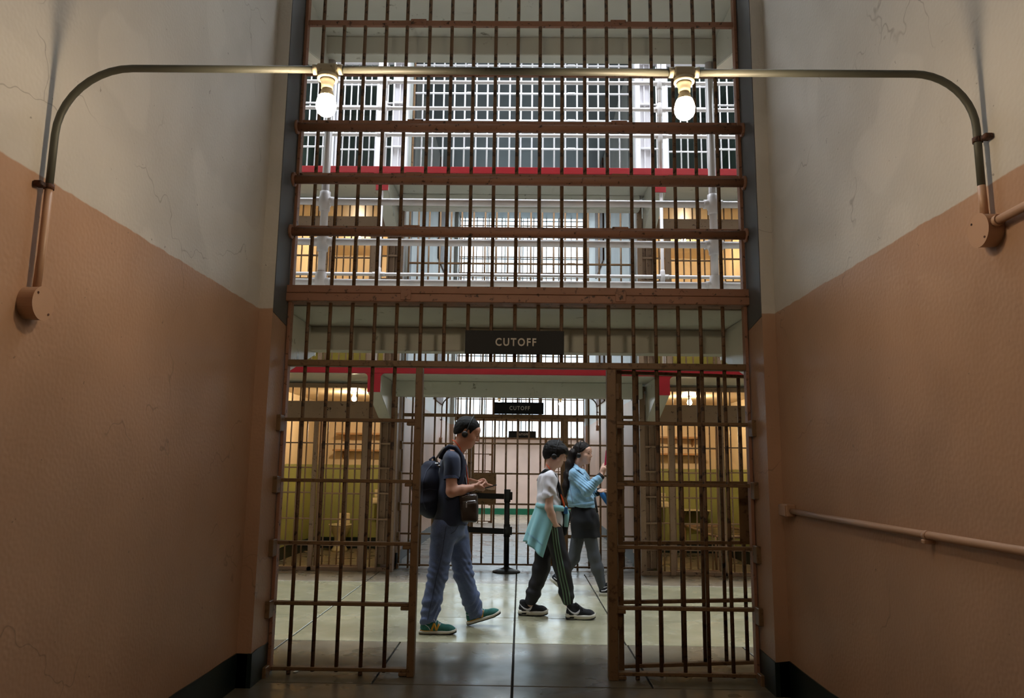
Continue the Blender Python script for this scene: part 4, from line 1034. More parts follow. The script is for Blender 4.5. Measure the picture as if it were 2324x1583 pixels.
# ------------------------------------------------------------------ man with backpack, looking at his phone
def build_man():
    root = empty('person', (-0.52, 6.35, 0), 'man in navy T-shirt and blue jeans walking right, head bent over his phone', 'person', 'visitors walking through the hall')
    Yc = 6.35
    o = at(1061, 980, Yc); R = frame(24, 0); s = 1.02
    neck0, neck1 = at(1034, 1030, Yc), at(1051, 1000, Yc)
    chest, belly, pelvis = at(1028, 1070, Yc), at(1026, 1130, Yc), at(1022, 1185, Yc)
    shR, elR, wrR = at(1024, 1043, 6.17), at(1025, 1115, 6.12), at(1073, 1106, 6.20)
    shL, elL, wrL = at(1036, 1043, 6.53), at(1040, 1112, 6.58), at(1080, 1100, 6.46)
    hpR, knR, anR = at(1008, 1200, 6.25), at(994, 1302, 6.22), at(972, 1408, 6.17)
    hpL, knL, anL = at(1034, 1200, 6.45), at(1052, 1302, 6.46), at(1080, 1396, 6.50)
    lo, hi = bounds([o, pelvis, shR, shL, elR, elL, wrR, wrL, anR, anL, at(1120, 1105, 6.3)], 0.16)
    lo[2] = 0.03
    F = Field(lo, hi, 0.0058)
    add_head(F, o, R, s)
    F.cone(neck0, neck1, 0.062, 0.056, 0.03); F.cone(neck1, o + R @ V(-0.02, 0, -0.03), 0.056, 0.055, 0.03)
    F.cone(chest, belly, 0.105, 0.105, 0.05, 1.45); F.cone(belly, pelvis, 0.105, 0.11, 0.05, 1.4)
    F.cone(shR, shL, 0.055, 0.055, 0.04)
    for a, b, c in ((shR, elR, wrR), (shL, elL, wrL)):
        F.cone(a, b, 0.052, 0.043, 0.03); F.cone(b, b*0.55+c*0.45, 0.044, 0.041, 0.02); F.cone(b*0.55+c*0.45, c, 0.041, 0.027, 0.02)
    for a, b, c in ((hpR, knR, anR), (hpL, knL, anL)):
        F.cone(a, b, 0.075, 0.052, 0.03); F.cone(b, c, 0.052, 0.036, 0.02)
    fR = at(1100, 1104, 6.26)-wrR
    hand(F, wrR, fR, (0.15, 0.55, 0.75), (0.25, -0.75, 0.55), (0.75, 0.8, 0.85, 0.9), (0.75, 0.25, 0.7))
    fL = at(1102, 1094, 6.38)-wrL
    hand(F, wrL, fL, (0.1, -0.35, -0.9), (0.2, 0.2, 0.9), (0.45, 0.7, 0.8, 0.85), (0.8, -0.1, -0.2))
    link('body', F.mesh('body'), M_skinA, root)
    face_bits(o, R, s, root, M_hair, 1.0)
    # hair, cropped short with high temples
    me = hair_cap(o, R, s, 0.007, [-0.13, -0.085, -0.04, -0.022, 0.012, 0.03, 0.042, 0.065, 0.095], [-0.062, -0.060, -0.030, 0.018, 0.022, -0.012, 0.03, 0.068, 0.088], None, 3, 0.0009)
    link('hair', me, M_hair, root)
    # shirt
    lo2, hi2 = bounds([neck0, pelvis, shR, shL, elR, elL], 0.17)
    F = Field(lo2, hi2, 0.0065)
    F.cone(chest+V(0, 0, 0.015), belly, 0.126, 0.130, 0.05, 1.42); F.cone(belly, pelvis-V(0, 0, 0.08), 0.134, 0.152, 0.05, 1.32)
    F.cone(shR+V(0, 0.05, 0.005), shL-V(0, 0.05, -0.005), 0.072, 0.072, 0.05)
    F.cone(neck0+V(-0.01, 0, -0.035), neck0+V(0.0, 0, 0.0), 0.09, 0.062, 0.04, 1.3)
    hemR, hemL = shR*0.47+elR*0.53, shL*0.47+elL*0.53
    G = Field(lo2, hi2, 0.0065)
    G.cone(shR, hemR, 0.068, 0.061, 0.03); G.cone(shL, hemL, 0.068, 0.061, 0.03)
    zh = hemR[2]; G.clip(lambda x, y, z: zh-z); F.merge(G, 0.02)
    zp = pelvis[2]-0.01
    F.clip(lambda x, y, z: zp-z)
    nk = neck0+V(0.012, 0, 0.055)
    F.cone(neck0+V(0.03, 0, 0.03), nk+V(0.05, 0, 0.06), 0.075, 0.075, 0.008, 1.0, True)
    F.folds(bump_field(11, 0.0042, 36, 8, (1, 1, 0.5)))
    sh = F.mesh('t_shirt', None, 2); shirt = link('t_shirt', sh, M_navy, root)
    for hm, el in ((hemR, elR), (hemL, elL)):
        d = (el-hm)/np.linalg.norm(el-hm)
        MB().tube([Vector(hm-d*0.002), Vector(hm+d*0.022)], 0.062, 28, False, [0.0625, 0.0615]).tube([Vector(hm+d*0.022), Vector(hm-d*0.002)], 0.058, 28, False).obj('sleeve_cuff', M_cuff, shirt)
    # jeans
    lo3, hi3 = bounds([pelvis, hpR, hpL, knR, knL, anR, anL], 0.18); lo3[2] = 0.04
    F = Field(lo3, hi3, 0.0065)
    F.cone(pelvis+V(0, 0, 0.0), (hpR+hpL)/2, 0.128, 0.122, 0.05, 1.3)
    F.ell((hpR+hpL)/2+V(-0.05, 0, -0.01), (0.10, 0.15, 0.11), None, 0.05)
    F.cone(hpR, knR, 0.106, 0.078, 0.035); F.cone(knR, anR*0.6+knR*0.4, 0.078, 0.072, 0.03); F.cone(anR*0.6+knR*0.4, anR+V(-0.002, 0, 0.012), 0.072, 0.066, 0.03)
    F.cone(hpL, knL, 0.104, 0.078, 0.035); F.cone(knL, anL*0.6+knL*0.4, 0.078, 0.072, 0.03); F.cone(anL*0.6+knL*0.4, anL+V(-0.002, 0, 0.010), 0.072, 0.066, 0.03)
    zt = pelvis[2]+0.03
    F.clip(lambda x, y, z: z-zt)
    for an in (anR, anL):
        c = an; F.clip(lambda x, y, z, c=c: np.where((np.abs(x-c[0]) < 0.14) & (np.abs(y-c[1]) < 0.11), (c[2]-0.016)-z+0.25*(x-c[0]), -0.3))
    def jf(x, y, z):
        e1 = np.exp(-((z-knR[2])/0.16)**2); e2 = np.exp(-((z-0.17)/0.10)**2); b = np.exp(-((z-pelvis[2]+0.10)/0.10)**2)
        w1 = 0.0035*e1*np.sin(95*z + 26*x + 6*np.sin(17*x+11*y)); w2 = 0.0075*e2*np.sin(78*z - 24*x + 5*np.sin(19*x+23*y)); w3 = 0.003*b*np.sin(60*z+45*x)
        return w1 + w2 + w3 + 0.0028*np.sin(31*z+22*x+9*np.sin(13*z))
    F.folds(jf)
    jm = F.mesh('jeans', None, 1); jeans = link('jeans', jm, M_jeans, root); jt = bvh(jm)
    a = lambda x, y: (at(x, y, 6.2)[0], at(x, y, 6.2)[2])
    link('pocket_seam', ribbon(jt, [a(1040, 1192), a(1033, 1204), a(1024, 1210)], 0.004, 0.0005, 16).mesh('seam'), M_navy, jeans)
    link('side_seam', ribbon(jt, [a(1014, 1192), a(1004, 1260), a(992, 1310), a(974, 1400)], 0.004, 0.0005, 40).mesh('seam'), M_navy, jeans)
    # shoes: trailing foot flat, leading foot on its heel
    hR = at(950, 1437, 6.17); hR[2] = 0.0
    shoe(root, foot_matrix(hR+V(0.006, 0, 0), None, 0), 0.292, 'runner')
    hL = at(1061, 1419, 6.50); hL[2] = 0.004
    shoe(root, foot_matrix(hL, None, 17.0), 0.292, 'runner')
    # things he wears and carries
    headphones(o, R, s, 'black on-ear headphones worn by the man with the backpack', -0.05)
    ph = empty('mobile_phone', at(1108, 1104, 6.27), 'dark phone held by the man in the navy T-shirt', 'phone')
    c = at(1108, 1105, 6.28); P_ = Matrix.Translation(Vector(c)) @ Matrix.Rotation(math.radians(-16), 4, 'Y')
    q = MB().box(-0.072, 0.072, -0.036, 0.036, -0.0045, 0.0035, 0.003, 2).mesh('phone'); q.transform(P_); link('phone_shell', q, M_black, ph)
    q = MB().box(-0.068, 0.068, -0.033, 0.033, 0.0036, 0.0046, 0.0003).mesh('screen'); q.transform(P_); link('phone_screen', q, M_screen, ph)
    # backpack
    bp = empty('backpack', at(975, 1172, Yc), 'dark navy backpack on the back of the man in jeans', 'backpack')
    F = Field(at(925, 1190, Yc)-V(0.05, 0.30, 0.05), at(1035, 1000, Yc)+V(0.06, 0.30, 0.05), 0.007)
    for px, py, rr in ((975, 1062, 0.095), (972, 1100, 0.125), (972, 1132, 0.13)):
        pass
    F.cone(at(981, 1062, Yc), at(973, 1095, Yc), 0.078, 0.112, 0.05, 1.5); F.cone(at(973, 1095, Yc), at(974, 1138, Yc), 0.112, 0.115, 0.05, 1.5)
    F.cone(at(974, 1138, Yc), at(976, 1150, Yc), 0.115, 0.075, 0.05, 1.6)
    F.cone(at(946, 1110, Yc), at(948, 1140, Yc), 0.055, 0.06, 0.03, 2.0)
    F.folds(bump_field(21, 0.006, 26, 7))
    bpm = F.mesh('backpack', None, 2); link('bag_body', bpm, M_pack, bp); bt = bvh(bpm)
    a5 = lambda x, y: (at(x, y, 6.15)[0], at(x, y, 6.15)[2])
    link('zip', ribbon(bt, [a5(978, 1052), a5(966, 1068), a5(959, 1095), a5(958, 1130), a5(966, 1156)], 0.008, 0.001, 40).mesh('zip'), M_strap2, bp)
    link('pocket_seam', ribbon(bt, [a5(958, 1112), a5(974, 1109), a5(990, 1112)], 0.005, 0.001, 24).mesh('seam'), M_strap2, bp)
    a6 = lambda x, y: (at(x, y, 6.16)[0], at(x, y, 6.16)[2])
    P6 = lambda x, y, Y=6.2: Vector(at(x, y, Y))
    MB().tube([P6(1000, 1040, 6.25), P6(1008, 1020, 6.23), P6(1020, 1013, 6.22), P6(1034, 1016, 6.22), P6(1045, 1030, 6.22), P6(1051, 1048, 6.21), P6(1052, 1066, 6.19), P6(1046, 1090, 6.155), P6(1034, 1112, 6.14), P6(1014, 1132, 6.16)], 0.02, 10).obj('shoulder_strap', M_pack, bp)
    MB().tube([P6(1008, 1014), P6(998, 1027), P6(990, 1040), P6(993, 1052), P6(999, 1060)], 0.008, 8).obj('grab_strap', M_strap, bp)
    for px, py in ((991, 1051), (995, 1056)):
        c = at(px, py, 6.185); MB().box(c[0]-0.014, c[0]+0.014, c[1]-0.006, c[1]+0.006, c[2]-0.004, c[2]+0.004, 0.002).obj('buckle', M_chrome, bp)
    MB().tube([P6(983, 1058, 6.3), P6(976, 1042, 6.3), P6(984, 1036, 6.32), P6(992, 1050, 6.34)], 0.011, 8).obj('top_handle', M_pack, bp)
    # shoulder bag
    bg_ = empty('shoulder_bag', at(1064, 1182, 6.16), 'dark brown leather shoulder bag hanging in front of the man with the backpack', 'bag')
    cB = at(1064, 1152, 6.17)
    Rb = np.array(Matrix.Rotation(math.radians(-4), 3, 'Y'))
    F = Field(cB-V(0.14, 0.09, 0.17), cB+V(0.14, 0.09, 0.17), 0.005)
    F.rbox(cB, V(0.073, 0.036, 0.112), Rb, 0.03, 0.01); F.rbox(cB+V(0.004, -0.03, -0.028), V(0.064, 0.022, 0.078), Rb, 0.02, 0.012)
    F.folds(bump_field(31, 0.0025, 60, 6)); bm_ = F.mesh('bag', None, 1); link('bag_body', bm_, M_leather, bg_); tb = bvh(bm_)
    link('zip', ribbon(tb, [(cB[0]-0.05, cB[2]+0.048), (cB[0], cB[2]+0.054), (cB[0]+0.055, cB[2]+0.060)], 0.006, 0.001, 20).mesh('zip'), M_chrome, bg_)
    link('zip', ribbon(tb, [(cB[0]-0.055, cB[2]+0.088), (cB[0], cB[2]+0.104), (cB[0]+0.04, cB[2]+0.104)], 0.005, 0.001, 20).mesh('zip'), M_chrome, bg_)
    MB().box(cB[0]-0.020, cB[0]-0.010, cB[1]-0.062, cB[1]-0.057, cB[2]+0.005, cB[2]+0.048, 0.002).obj('zip_pull', M_chrome, bg_)
    MB().tube([Vector(cB+V(0.03, 0.0, 0.10)), P6(1060, 1105, 6.22), P6(1052, 1060, 6.30), P6(1042, 1030, 6.38), P6(1022, 1024, 6.46)], 0.009, 8).obj('bag_strap', M_leather, bg_)
    # orange lanyard of the audio guide
    ln = empty('lanyard', at(1050, 1040, 6.3), 'orange lanyard round the neck of the man with the backpack', 'lanyard')
    MB().tube([P6(1027, 998, 6.37), P6(1033, 1001, 6.29), P6(1042, 1012, 6.275), P6(1048, 1024, 6.29), P6(1052, 1040, 6.28), P6(1058, 1062, 6.28), P6(1062, 1090, 6.27), P6(1062, 1100, 6.26)], 0.0042, 8).obj('cord', M_orange, ln)
    c = at(1062, 1106, 6.26); MB().box(c[0]-0.02, c[0]+0.02, c[1]-0.008, c[1]+0.008, c[2]-0.045, c[2]+0.02, 0.005, 2).obj('player', M_black, ln)
build_man()

# ------------------------------------------------------------------ boy with a hoodie tied round his waist
def build_boy():
    root = empty('person', (0.30, 6.9, 0), 'dark-haired teenager in white T-shirt and black striped track pants walking right', 'person', 'visitors walking through the hall')
    Yc = 6.9
    o = at(1261, 1030, Yc); R = frame(17, -4); s = 0.93
    neck0, neck1 = at(1246, 1072, Yc), at(1252, 1050, Yc)
    chest, belly, pelvis = at(1244, 1098, Yc), at(1248, 1140, Yc), at(1250, 1185, Yc)
    shR, elR, wrR = at(1247, 1084, 6.76), at(1246, 1152, 6.72), at(1260, 1190, 6.755)
    shL, elL, wrL = at(1247, 1084, 7.04), at(1258, 1140, 7.08), at(1272, 1178, 7.04)
    hpR, knR, anR = at(1256, 1205, 6.83), at(1276, 1286, 6.82), at(1290, 1368, 6.84)
    hpL, knL, anL = at(1244, 1205, 6.97), at(1228, 1290, 6.97), at(1204, 1368, 6.95)
    lo, hi = bounds([o, pelvis, shR, shL, elR, elL, wrR, wrL, anR, anL], 0.16); lo[2] = 0.03
    F = Field(lo, hi, 0.0058)
    add_head(F, o, R, s, 1)
    F.cone(neck0, neck1, 0.050, 0.046, 0.03); F.cone(neck1, o + R @ V(-0.02, 0, -0.03), 0.046, 0.048, 0.03)
    F.cone(chest, belly, 0.080, 0.078, 0.05, 1.4); F.cone(belly, pelvis, 0.078, 0.085, 0.05, 1.4); F.cone(shR, shL, 0.045, 0.045, 0.04)
    for a, b, c in ((shR, elR, wrR), (shL, elL, wrL)):
        F.cone(a, b, 0.040, 0.034, 0.03); F.cone(b, b*0.6+c*0.4, 0.035, 0.033, 0.02); F.cone(b*0.6+c*0.4, c, 0.033, 0.023, 0.02)
    for a, b, c in ((hpR, knR, anR), (hpL, knL, anL)):
        F.cone(a, b, 0.06, 0.045, 0.03); F.cone(b, c, 0.045, 0.032, 0.02)
    hand(F, wrR, at(1268, 1222, 6.87)-wrR, (-0.35, 0.9, 0.1), (0.9, 0.2, 0.3), (0.25, 0.25, 0.3, 0.3), (0.8, 0.45, 0.2), 0.88)
    hand(F, wrL, at(1282, 1200, 7.0)-wrL, (-0.3, -0.9, 0.1), (0.9, -0.2, 0.3), (0.5, 0.5, 0.5, 0.5), (0.7, 0.5, 0.2), 0.88)
    link('body', F.mesh('body'), M_skinB, root)
    face_bits(o, R, s, root, M_hair, 1.0)
    def ex(F, T):
        F.ell(T(0.055, 0, 0.055), V(0.058, 0.075, 0.045)*s, R, 0.03); F.cone(T(0.0, 0, 0.125), T(0.03, -0.01, 0.137), 0.012*s, 0.006*s, 0.01)
        F.ell(T(0.02, -0.05, 0.03), V(0.06, 0.042, 0.05)*s, R, 0.03); F.ell(T(0.02, 0.05, 0.03), V(0.06, 0.042, 0.05)*s, R, 0.03)
    me = hair_cap(o, R, s, 0.018, [-0.14, -0.085, -0.045, -0.02, 0.015, 0.035, 0.05, 0.08, 0.12], [-0.078, -0.078, -0.060, -0.012, -0.025, -0.03, 0.012, 0.030, 0.022], ex, 5, 0.0010)
    link('hair', me, M_hair, root)
    lo2, hi2 = bounds([neck0, pelvis, shR, shL, elR, elL], 0.15)
    F = Field(lo2, hi2, 0.0062)
    F.cone(chest, belly, 0.100, 0.102, 0.05, 1.4); F.cone(belly, pelvis+V(0.012, 0, 0.0), 0.102, 0.100, 0.05, 1.3)
    F.cone(shR+V(0, 0.04, 0), shL-V(0, 0.04, 0), 0.062, 0.062, 0.05); F.cone(neck0+V(-0.01, 0, -0.04), neck0+V(-0.004, 0, -0.012), 0.075, 0.056, 0.04, 1.2)
    hemR, hemL = shR*0.36+elR*0.64, shL*0.36+elL*0.64
    G = Field(lo2, hi2, 0.0062); G.cone(shR, hemR, 0.060, 0.062, 0.03); G.cone(shL, hemL, 0.060, 0.062, 0.03)
    zh = hemR[2]; G.clip(lambda x, y, z: zh-z+(x-hemR[0])*0.35); F.merge(G, 0.02); zp = pelvis[2]-0.02; F.clip(lambda x, y, z: zp-z-(x-pelvis[0])*0.3)
    F.cone(neck0+V(0.03, 0, 0.02), neck0+V(0.06, 0, 0.10), 0.062, 0.062, 0.008, 1.0, True)
    F.folds(lambda x, y, z: 0.0045*np.sin(52*x+18*z+4*np.sin(14*z+9*y)) + 0.003*np.sin(70*x-24*z+20*y))
    sm = F.mesh('t_shirt', None, 1); link('t_shirt', sm, M_tee, root); st = bvh(sm)
    lo3, hi3 = bounds([pelvis, knR, knL, anR, anL], 0.16); lo3[2] = 0.05
    F = Field(lo3, hi3, 0.0062)
    F.cone(pelvis, (hpR+hpL)/2, 0.100, 0.102, 0.05, 1.3)
    F.cone(hpR, knR, 0.086, 0.074, 0.03); F.cone(knR, anR*0.75+knR*0.25, 0.074, 0.062, 0.03); F.cone(anR*0.75+knR*0.25, anR+V(0, 0, 0.02), 0.062, 0.048, 0.02)
    F.cone(hpL, knL, 0.086, 0.074, 0.03); F.cone(knL, anL*0.75+knL*0.25, 0.074, 0.062, 0.03); F.cone(anL*0.75+knL*0.25, anL+V(0, 0, 0.02), 0.062, 0.048, 0.02)
    for an in (anR, anL): F.clip(lambda x, y, z, c=an: np.where((np.abs(x-c[0]) < 0.12) & (np.abs(y-c[1]) < 0.08), (c[2]-0.012)-z, -0.3))
    F.folds(lambda x, y, z: 0.005*np.exp(-((z-0.2)/0.09)**2)*np.sin(75*z+20*x) + 0.004*np.exp(-((z-knR[2])/0.2)**2)*np.sin(40*z+38*x+3*np.sin(12*y)) + 0.0025*np.sin(26*x+14*z))
    pm = F.mesh('track_pants', None, 1); pants = link('track_pants', pm, M_track, root); pt = bvh(pm)
    a = lambda x, y: (at(x, y, 6.76)[0], at(x, y, 6.76)[2])
    for k in (-1, 0, 1):
        dx = k*6.5
        link('leg_stripe', ribbon(pt, [a(1258+dx*0.8, 1196), a(1262+dx*0.85, 1230), a(1269+dx*0.9, 1270), a(1277+dx, 1310), a(1284+dx, 1340), a(1289+dx, 1374)], 0.0125, 0.0008, 60, thick=0.0018).mesh('stripe'), M_stripe, pants)
    # hoodie tied by its sleeves
    hd = empty('hoodie', at(1222, 1230, Yc), 'aqua hoodie tied by its sleeves round the waist of the teenager', 'hoodie')
    mb = MB(); NU, NV = 44, 26; w0 = at(1221, 1140, Yc); grid = []
    xb = lambda v: np.interp(v, [0, 0.25, 0.6, 1], [at(1218, 1142, Yc)[0], at(1211, 1165, Yc)[0], at(1200, 1198, Yc)[0], at(1190, 1228, Yc)[0]])
    xe = lambda v: np.interp(v, [0, 0.3, 0.65, 1], [at(1262, 1150, Yc)[0], at(1255, 1185, Yc)[0], at(1243, 1220, Yc)[0], at(1231, 1254, Yc)[0]])
    zb = lambda v: np.interp(v, [0, 1], [at(1218, 1139, Yc)[2], at(1190, 1228, Yc)[2]]); ze = lambda v: np.interp(v, [0, 1], [at(1262, 1146, Yc)[2], at(1231, 1256, Yc)[2]])
    for inner in (0, 1):
        g = []
        for i in range(NV+1):
            v = i/NV; row = []
            for j in range(NU+1):
                f = -1 + 2*j/NU; ph_ = f*math.pi/2; cc = math.cos(ph_)
                rip = 0.010*v*math.sin(7*f*2.2+1.0)+0.006*v*math.sin(15*f+0.5)
                wd = 0.150 + 0.045*v
                x = xb(v) + (xe(v)-xb(v))*(1-cc) - rip*cc; z = zb(v)*cc + ze(v)*(1-cc) + 0.012*v*math.sin(5*f); y = Yc - (wd + rip)*math.sin(-ph_)*-1
                off = 0.012*inner; row.append(mb.bm.verts.new((x+off*cc, Yc+(y-Yc)*(1-off/wd), z)))
            g.append(row)
        grid.append(g)
    for k, g in enumerate(grid):
        for i in range(NV):
            for j in range(NU): mb.bm.faces.new((g[i][j], g[i][j+1], g[i+1][j+1], g[i+1][j])).smooth = True
    A, B = grid
    for i in range(NV):
        for j in (0, NU): mb.bm.faces.new((A[i][j], A[i+1][j], B[i+1][j], B[i][j]))
    for j in range(NU):
        for i in (0, NV): mb.bm.faces.new((A[i][j], A[i][j+1], B[i][j+1], B[i][j]))
    hm = mb.mesh('hoodie'); link('hoodie_body', hm, M_aqua, hd); ht = bvh(hm)
    pts = [Vector((pelvis[0]+0.004-0.118*math.cos(t), Yc-0.150*math.sin(t), at(1240, 1146, Yc)[2]-0.012*(1-math.cos(t)))) for t in np.linspace(0, 2*math.pi, 33)]
    MB().tube(pts, 0.026, 12).obj('tied_sleeve', M_aqua, hd)
    for k in (-1, 1):
        e = pts[16]; MB().tube([e, e+Vector((0.02, k*0.025, -0.05)), e+Vector((0.012, k*0.04, -0.16))], 0.02, 10, True, [0.028, 0.024, 0.018]).obj('sleeve_end', M_aqua, hd)
    a7 = lambda x, y: (at(x, y, 6.75)[0], at(x, y, 6.75)[2])
    for dd in (0, 0.010): link('hem_seam', ribbon(ht, [(a7(1197, 1212)[0], a7(1197, 1212)[1]+dd), (a7(1215, 1224)[0], a7(1215, 1224)[1]+dd), (a7(1231, 1237)[0], a7(1231, 1237)[1]+dd)], 0.003, 0.0006, 20).mesh('seam'), M_denim2, hd)
    hR = at(1285, 1403, 6.83); hR[2] = 0.0; shoe(root, foot_matrix(hR, None, 0), 0.255, 'air')
    hL = at(1177, 1398, 6.97); hL[2] = 0.002; shoe(root, foot_matrix(hL, None, 0), 0.262, 'air')
    headphones(o, R, s*1.07, 'black on-ear headphones worn by the teenager in the white T-shirt', -0.06)
    sb = empty('sling_bag', at(1282, 1190, 6.85), 'black sling bag of the teenager in the white T-shirt', 'bag')
    P6 = lambda x, y, Y=6.75: Vector(at(x, y, Y))
    MB().tube([P6(1222, 1090, 6.93), P6(1229, 1075, 6.86), P6(1238, 1067, 6.83), P6(1248, 1069, 6.82), P6(1258, 1078, 6.81), P6(1266, 1096, 6.80), P6(1272, 1118, 6.80), P6(1277, 1140, 6.82), P6(1280, 1165, 6.86)], 0.017, 10).obj('sling_strap', M_belt, sb)
    F = Field(at(1284, 1190, 6.95)-V(0.12, 0.12, 0.2), at(1284, 1190, 6.95)+V(0.12, 0.12, 0.2), 0.006)
    F.rbox(at(1281, 1185, 6.95), V(0.042, 0.07, 0.115), np.array(Matrix.Rotation(math.radians(14), 3, 'Y')), 0.03, 0.01); link('bag_body', F.mesh('bag', None, 1), M_belt, sb)
    ln = empty('lanyard', at(1268, 1100, 6.8), 'orange lanyard round the neck of the teenager in the white T-shirt', 'lanyard')
    MB().tube([P6(1239, 1052, 6.9), P6(1242, 1056, 6.84), P6(1250, 1066, 6.83), P6(1258, 1078, 6.80), P6(1266, 1098, 6.79), P6(1272, 1118, 6.79), P6(1277, 1135, 6.80), P6(1281, 1150, 6.80)], 0.0048, 8, True, [0.004]*4+[0.005, 0.006, 0.009, 0.009]).obj('cord', M_orange, ln)
    c = at(1284, 1158, 6.80); MB().box(c[0]-0.018, c[0]+0.018, c[1]-0.01, c[1]+0.01, c[2]-0.03, c[2]+0.03, 0.006, 2).obj('player', M_bottle, ln)
build_boy()

# ------------------------------------------------------------------ woman in denim jacket holding up a phone
def build_woman():
    root = empty('person', (0.72, 8.2, 0), 'woman in light denim jacket, black skirt and grey tights raising a phone', 'person', 'visitors walking through the hall')
    Yc = 8.2
    o = at(1323, 1028, Yc); R = frame(3, -32); s = 0.96
    neck0, neck1 = at(1311, 1066, Yc), at(1314, 1048, Yc)
    chest, belly, pelvis = at(1312, 1085, Yc), at(1317, 1130, Yc), at(1326, 1165, Yc)
    shR, elR, wrR = at(1308, 1076, 8.03), at(1331, 1112, 7.92), at(1366, 1078, 7.93)
    shL, elL, wrL = at(1318, 1076, 8.37), at(1332, 1124, 8.42), at(1362, 1114, 8.30)
    hpR, knR, anR = at(1333, 1185, 8.13), at(1348, 1262, 8.10), at(1368, 1334, 8.09)
    hpL, knL, anL = at(1318, 1185, 8.28), at(1302, 1266, 8.30), at(1262, 1312, 8.33)
    lo, hi = bounds([o, pelvis, shR, shL, elR, elL, wrR, wrL, anR, anL, at(1385, 1040, 7.95)], 0.16); lo[2] = 0.03
    F = Field(lo, hi, 0.0060)
    add_head(F, o, R, s, 1)
    F.cone(neck0, neck1, 0.048, 0.045, 0.03); F.cone(neck1, o + R @ V(-0.02, 0, -0.03), 0.045, 0.048, 0.03)
    F.cone(chest, belly, 0.088, 0.085, 0.05, 1.4); F.cone(belly, pelvis, 0.085, 0.10, 0.05, 1.4); F.cone(shR, shL, 0.045, 0.045, 0.04)
    for a, b, c in ((shR, elR, wrR), (shL, elL, wrL)):
        F.cone(a, b, 0.042, 0.035, 0.03); F.cone(b, c, 0.036, 0.024, 0.02)
    for a, b, c in ((hpR, knR, anR), (hpL, knL, anL)):
        F.cone(a, b, 0.075, 0.048, 0.03); F.cone(b, b*0.6+c*0.4, 0.048, 0.05, 0.02); F.cone(b*0.6+c*0.4, c, 0.050, 0.031, 0.02)
    hand(F, wrR, at(1371, 1054, 7.95)-wrR, (0.75, 0.6, 0.1), (-0.5, 0.6, 0.5), (0.35, 0.5, 0.6, 0.7), (0.75, 0.5, 0.35), 0.92)
    hand(F, wrL, at(1378, 1112, 8.25)-wrL, (-0.1, 0.3, -0.9), (0.2, -0.9, 0.2), (0.6, 0.7, 0.75, 0.8), (0.7, 0.4, 0.5), 0.9)
    link('body', F.mesh('body'), M_skinC, root)
    face_bits(o, R, s, root, M_hair2, 0.2)
    def ex(F, T):
        F.ell(T(-0.085, 0, 0.03), V(0.035, 0.035, 0.035)*s, R, 0.03)
    me = hair_cap(o, R, s, 0.009, [-0.14, -0.085, -0.04, -0.02, 0.012, 0.03, 0.05, 0.075, 0.1], [-0.06, -0.055, -0.025, -0.01, 0.01, 0.015, 0.045, 0.070, 0.085], ex, 8, 0.0015)
    hr = link('hair', me, M_hair2, root)
    F = Field(at(1270, 1135, Yc)-V(0.1, 0.2, 0.1), at(1330, 1000, Yc)+V(0.05, 0.2, 0.08), 0.006)
    pts = [o+R@V(-0.09, 0, 0.045)*s, at(1299, 1028, 8.2), at(1294, 1052, 8.2), at(1289, 1080, 8.18), at(1284, 1104, 8.16), at(1282, 1126, 8.15)]
    F.chain(pts, [0.030, 0.042, 0.048, 0.046, 0.036, 0.012], 0.02, 1.2)
    F.folds(lambda x, y, z: 0.003*np.sin(110*x+28*z+70*y)+0.0015*np.sin(190*x+40*z-60*y))
    link('ponytail', F.mesh('ponytail', None, 1), M_hair2, root)
    # tights over the legs
    lo3, hi3 = bounds([hpR, knR, knL, anR, anL], 0.14); lo3[2] = 0.05
    F = Field(lo3, hi3, 0.0062)
    for a, b, c in ((hpR, knR, anR), (hpL, knL, anL)):
        F.cone(a, b, 0.080, 0.062, 0.03); F.cone(b, b*0.62+c*0.38, 0.062, 0.063, 0.03); F.cone(b*0.62+c*0.38, c, 0.062, 0.040, 0.03)
    link('tights', F.mesh('tights', None, 1), M_tights, root)
    F = Field(*bounds([belly, hpR, hpL], 0.23), 0.0065)
    F.cone(at(1321, 1140, Yc), at(1327, 1180, Yc), 0.112, 0.146, 0.05, 1.28); F.cone(at(1327, 1180, Yc), at(1331, 1250, Yc), 0.146, 0.156, 0.05, 1.22)
    z1 = at(1330, 1218, Yc)[2]; F.clip(lambda x, y, z: z1+0.03*(x-0.7)-z); F.folds(lambda x, y, z: 0.003*np.sin(40*x+30*y+4*np.sin(8*z))+0.002*np.sin(55*z+12*x))
    link('skirt', F.mesh('skirt', None, 1), M_skirt, root)
    # jacket
    lo2, hi2 = bounds([neck0, pelvis, shR, shL, elR, elL, wrR, wrL], 0.15)
    F = Field(lo2, hi2, 0.0062)
    F.cone(chest, belly, 0.118, 0.132, 0.05, 1.35); F.cone(belly, at(1323, 1146, Yc), 0.132, 0.132, 0.05, 1.3); F.cone(shR+V(0, 0.05, 0.0), shL-V(0, 0.05, 0.0), 0.066, 0.066, 0.05)
    F.cone(neck0+V(-0.01, 0, -0.03), neck0+V(-0.008, 0, 0.008), 0.075, 0.060, 0.03, 1.2)
    for a, b, c in ((shR, elR, wrR), (shL, elL, wrL)):
        e = b*0.22+c*0.78
        F.cone(a, b, 0.066, 0.060, 0.03); F.cone(b, e, 0.060, 0.046, 0.03)
    z1 = at(1323, 1150, Yc)[2]; F.clip(lambda x, y, z: z1-0.05*(x-0.72)-z)
    F.cone(neck0+V(0.035, -0.005, 0.02), neck0+V(0.055, -0.01, 0.10), 0.056, 0.056, 0.008, 1.0, True)
    dA = (wrR-elR)/np.linalg.norm(wrR-elR)
